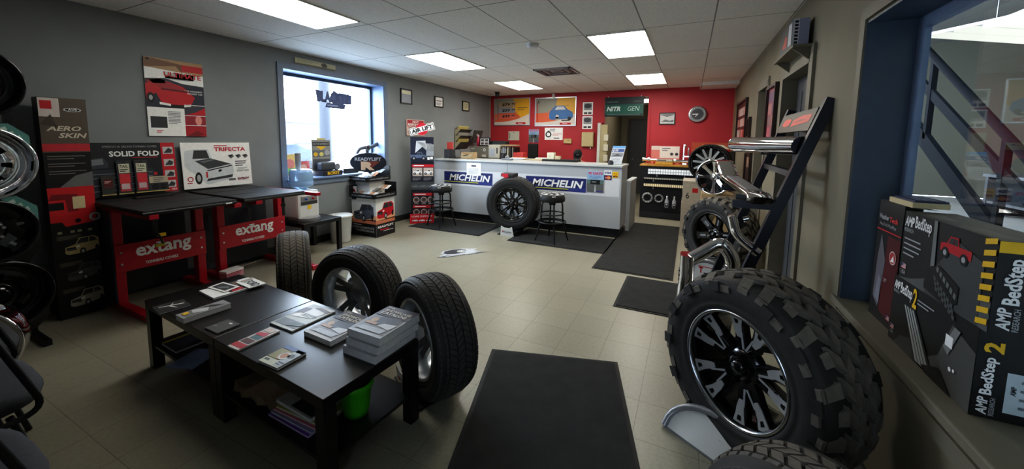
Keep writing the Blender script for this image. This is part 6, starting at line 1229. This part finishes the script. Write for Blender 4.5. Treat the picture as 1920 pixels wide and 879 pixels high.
# ================================================================== WORKSHOP BEYOND THE RIGHT WINDOW
struct('floor',MB().box(XR+.21,9.5,-2,15.5,-.12,-.02,M['concrete']))
w=MB(); w.box(9.4,9.6,-2,15.5,0,4.4,M['wallblock']); w.box(XR+.21,9.6,15.4,15.6,0,4.4,M['wallblock']); w.box(XR+.21,9.6,-2.1,-1.9,0,4.4,M['wallblock']); struct('wall_workshop',w)
struct('ceiling',MB().box(XR+.21,9.6,-2,15.6,4.4,4.5,mk('dark_ceiling',(80,80,74),.9)))
def fluo(x,y,z,rz,L,Wd,lb):
    t=thing('fluorescent_fixture',lb,'ceiling light',(x,y,z),rz,'workshop strip lights'); MB().box(-L/2,L/2,-Wd/2,Wd/2,0,.05,M['white']).build('housing',t)
    for k in range(4): MB().box(-L/2+.01,L/2-.01,-Wd/2+Wd*k/4+.06,-Wd/2+Wd*(k+1)/4-.06,-.04,0,M['diffw']).build('tube_lens',t)
    for s in (-1,1): MB().cyl((s*L*.35,0,.05),(s*L*.35,0,4.4-z),.008,M['alu'],6).build('hanger',t)
fluo(5.5,10.55,3.6,.61,2.6,1.55,'big four tube workshop light seen through the right window')
fluo(8.2,12.2,3.6,.6,1.3,.8,'small distant workshop light at the right edge behind the window')
# stair: plane x = 3
t=thing('workshop_stair','dark steel stair with slanted handrails beyond the right window','stair',(3.0,7.0,0))
A=lambda y,z:(0,y-7.0,z)
b=MB(); b.tube([A(8.6,3.50),A(5.2,1.08)],.045,M['rail'],10); b.build('handrail',t)
b=MB(); b.tube([A(8.6,2.96),A(5.2,.76)],.03,M['rail'],sq=(.06,.02)); b.build('mid_rail',t)
for y in (7.45,5.9): z=1.52+(y-5.82)*.713; MB().box(-.03,.03,y-7-.035,y-7+.035,z-1.1,z,M['rail']).build('baluster',t)
b=MB(); b.tube([A(8.6,2.3),A(5.0,-.05+.0)],.03,M['rail'],sq=(.1,.03)); b.build('stringer',t)
b=MB(frame((-.04,0,0),(0,-1,0),(0,0,1))); b.prism([(-1.9,0),(-.95,0),(-.72,1.5),(-.95,2.05),(-1.9,2.75)],-.02,.0,K(24,32,44,.9)); b.build('side_plate',t)
for (x,y,z,w,d,h,c,lb) in ((7.6,9.0,0,.6,1.6,1.1,K(150,40,44),'red tool chest beyond the workshop stair, farther one'),(7.6,11.0,0,.6,1.5,1.15,K(130,34,40),'red tool chest left beyond the workshop stair')):
    t=thing('tool_chest',lb,'tool chest',(x,y,z)); MB().box(-w/2,w/2,-d/2,d/2,.12,h,c,.01).build('cabinet',t)
    for k in range(5): MB().box(-w/2-.02,-w/2,-d/2+.04,d/2-.04,.18+k*.18,.33+k*.18,K(120,30,36)).build('drawer',t)
    for s in (-1,1): MB().cyl((-.1,s*d*.4,.06),(.1,s*d*.4,.06),.06,BK,12).build('caster',t)
t=thing('workbench','long dark cluttered workbench seen low through the right window','workbench',(6.2,8.6,0)); MB().box(-.4,.4,-3.0,3.4,.82,.88,K(60,62,64)).build('bench_top',t)
for y in (-2.9,0,3.3): MB().box(-.38,.38,y-.04,y+.04,0,.82,K(40,42,46)).build('leg',t)
MB().box(-.36,.36,-2.9,3.3,.25,.3,K(50,52,54)).build('lower_shelf',t)
for (x,y,h,r,c,nm,lb,cat) in ((6.1,10.5,.42,.1,K(206,206,206),'white_canister','white canister with dark print on the workshop bench','canister'),(6.3,9.6,.2,.1,K(200,160,40),'yellow_lamp','yellow lamp on the workshop bench','lamp'),(6.2,8.4,.34,.12,K(36,38,40),'bench_vise','dark vise on the workshop bench','vise'),(6.2,7.4,.24,.11,K(120,40,40),'red_can','red can on the workshop bench right end','can'),(6.2,11.3,.3,.14,K(60,70,60),'green_tin','dark green tin at the bench left end','tin')):
    t=thing(nm,lb,cat,(x,y,.881)); MB().lathe([(0,0),(r,0),(r,h*.75),(r*.6,h*.85),(r*.5,h),(0,h)],c,20).build('body',t); MB(frame((-r-.002,.06,.05),(0,-1,0),(0,0,1))).rect(0,0,.1,h*.4,DG,0).build('print',t)
o=MB().box(-.3,.3,-.02,.02,0,.36,K(120,44,40),T=rot('X',.0)@rot('Y',.5)).build('hanging_sign',loc=(9.36,12.6,1.9)); o.rotation_euler.z=PI/2; tag(o,'tilted red sign on the far workshop wall','sign')
# ================================================================== OUTSIDE THE LEFT WINDOW
struct('ground',MB().box(-80,XL-WT,-50,70,-.5,-.3,M['asphalt']))
t=thing('light_pole','pale grey lamp pole with a side arm out in the parking lot','pole',(-14,11.2,-.3)); MB().cyl((0,0,0),(0,0,9),.27,mk('pole_paint',(26,30,38),.6),20,.2).build('pole',t); MB().cyl((0,0,2.4),(0,1.2,2.45),.03,K(60,64,72),10).build('side_arm',t); MB().cyl((0,0,0),(0,0,.4),.4,mk('pole_base',(90,92,96),.8),20).build('base',t)
def car(x,y,rz,c,lb):
    t=thing('parked_car',lb,'car',(x,y,-.3),rz,'cars in the lot outside the window')
    b=MB(); prof=[(-2.2,.35),(-2.25,.75),(-1.5,.95),(-.8,1.42),(.7,1.45),(1.5,1.0),(2.2,.9),(2.25,.35)]
    b.T=rot('X',PI/2); b.prism(prof,-.85,.85,c); b.build('body',t)
    g=MB(rot('X',PI/2)); P=[(-1.3,1.0),(-.75,1.36),(.62,1.38),(1.25,1.0)]; g.prism(P,-.86,.86,K(50,58,70,.15)); g.build('windows',t)
    for xx in (-1.35,1.4):
        for s in (-1,1): MB().lathe([(0,-.1),(.2,-.11),(.32,-.1),(.33,.1),(0,.1)],BK,20,'Y').build('wheel',t).location=(xx,s*.78,.33)
car(-19,9.5,1.2,K(40,52,66),'pale blue car parked behind the lamp pole outside'); car(-24,16.8,1.4,K(36,42,50),'grey car parked beyond the lamp pole outside'); car(-20,12.9,1.3,K(46,52,62),'silver car parked right beside the lamp pole outside'); car(-26,11.4,1.2,K(70,30,30),'reddish car far across the lot outside')
t=thing('building','low pale building across the parking lot outside the window','building',(-46,26,-.3),.3); MB().box(-4,4,-9,9,0,3.6,K(60,60,66)).build('wall',t); MB().box(-4.2,4.2,-9.2,9.2,3.6,4.0,K(110,112,120)).build('roof',t); MB().box(4.0,4.02,-6,6,1.0,2.4,K(90,96,110)).build('window',t)
# ================================================================== LIGHT + CAMERA
W=bpy.data.worlds.new('sky'); SC.world=W; W.use_nodes=True; nt=W.node_tree; bg=nt.nodes['Background']
tc=nt.nodes.new('ShaderNodeTexCoord'); sp=nt.nodes.new('ShaderNodeSeparateXYZ'); nt.links.new(tc.outputs['Generated'],sp.inputs[0])
r=nt.nodes.new('ShaderNodeValToRGB'); r.color_ramp.elements[0].position=.45; r.color_ramp.elements[0].color=(.80,.88,1,1); r.color_ramp.elements[1].position=.8; r.color_ramp.elements[1].color=(.55,.74,1,1)
nt.links.new(sp.outputs['Z'],r.inputs[0]); nt.links.new(r.outputs[0],bg.inputs['Color']); bg.inputs['Strength'].default_value=SKY
pl=bpy.data.lights.new('window_portal','AREA'); pl.shape='RECTANGLE'; pl.size=wz1-wz0; pl.size_y=wy1-wy0
try: pl.cycles.is_portal=True
except Exception: pass
po=bpy.data.objects.new('window_portal',pl); COL.objects.link(po); po.location=(XL-WT-.02,(wy0+wy1)/2,(wz0+wz1)/2); po.rotation_euler=(0,-PI/2,0)
cam=bpy.data.cameras.new('camera'); co=bpy.data.objects.new('camera',cam); COL.objects.link(co); SC.camera=co
yaw,pitch,roll=.453,-.100,-.011
import_m=Matrix.Rotation(yaw,3,'Z')@Matrix(((1,0,0),(0,0,1),(0,-1,0)))@Matrix.Rotation(pitch,3,'X')@Matrix.Rotation(roll,3,'Z')
m=import_m@Matrix(((1,0,0),(0,-1,0),(0,0,-1)))
co.matrix_world=Matrix.Translation((0,0,1.5))@m.to_4x4()
cam.sensor_width=36; cam.sensor_fit='HORIZONTAL'; cam.lens=707.9/1920*36; cam.shift_x=(960-947.29)/1920; cam.shift_y=(332.9-439.5)/1920; cam.clip_start=.05; cam.clip_end=200
SC.view_settings.view_transform='Standard'; SC.view_settings.look='Medium High Contrast'; SC.view_settings.exposure=EXPO; SC.view_settings.gamma=1
try: SC.cycles.use_denoising=True; SC.cycles.max_bounces=8; SC.cycles.sample_clamp_indirect=6
except Exception: pass
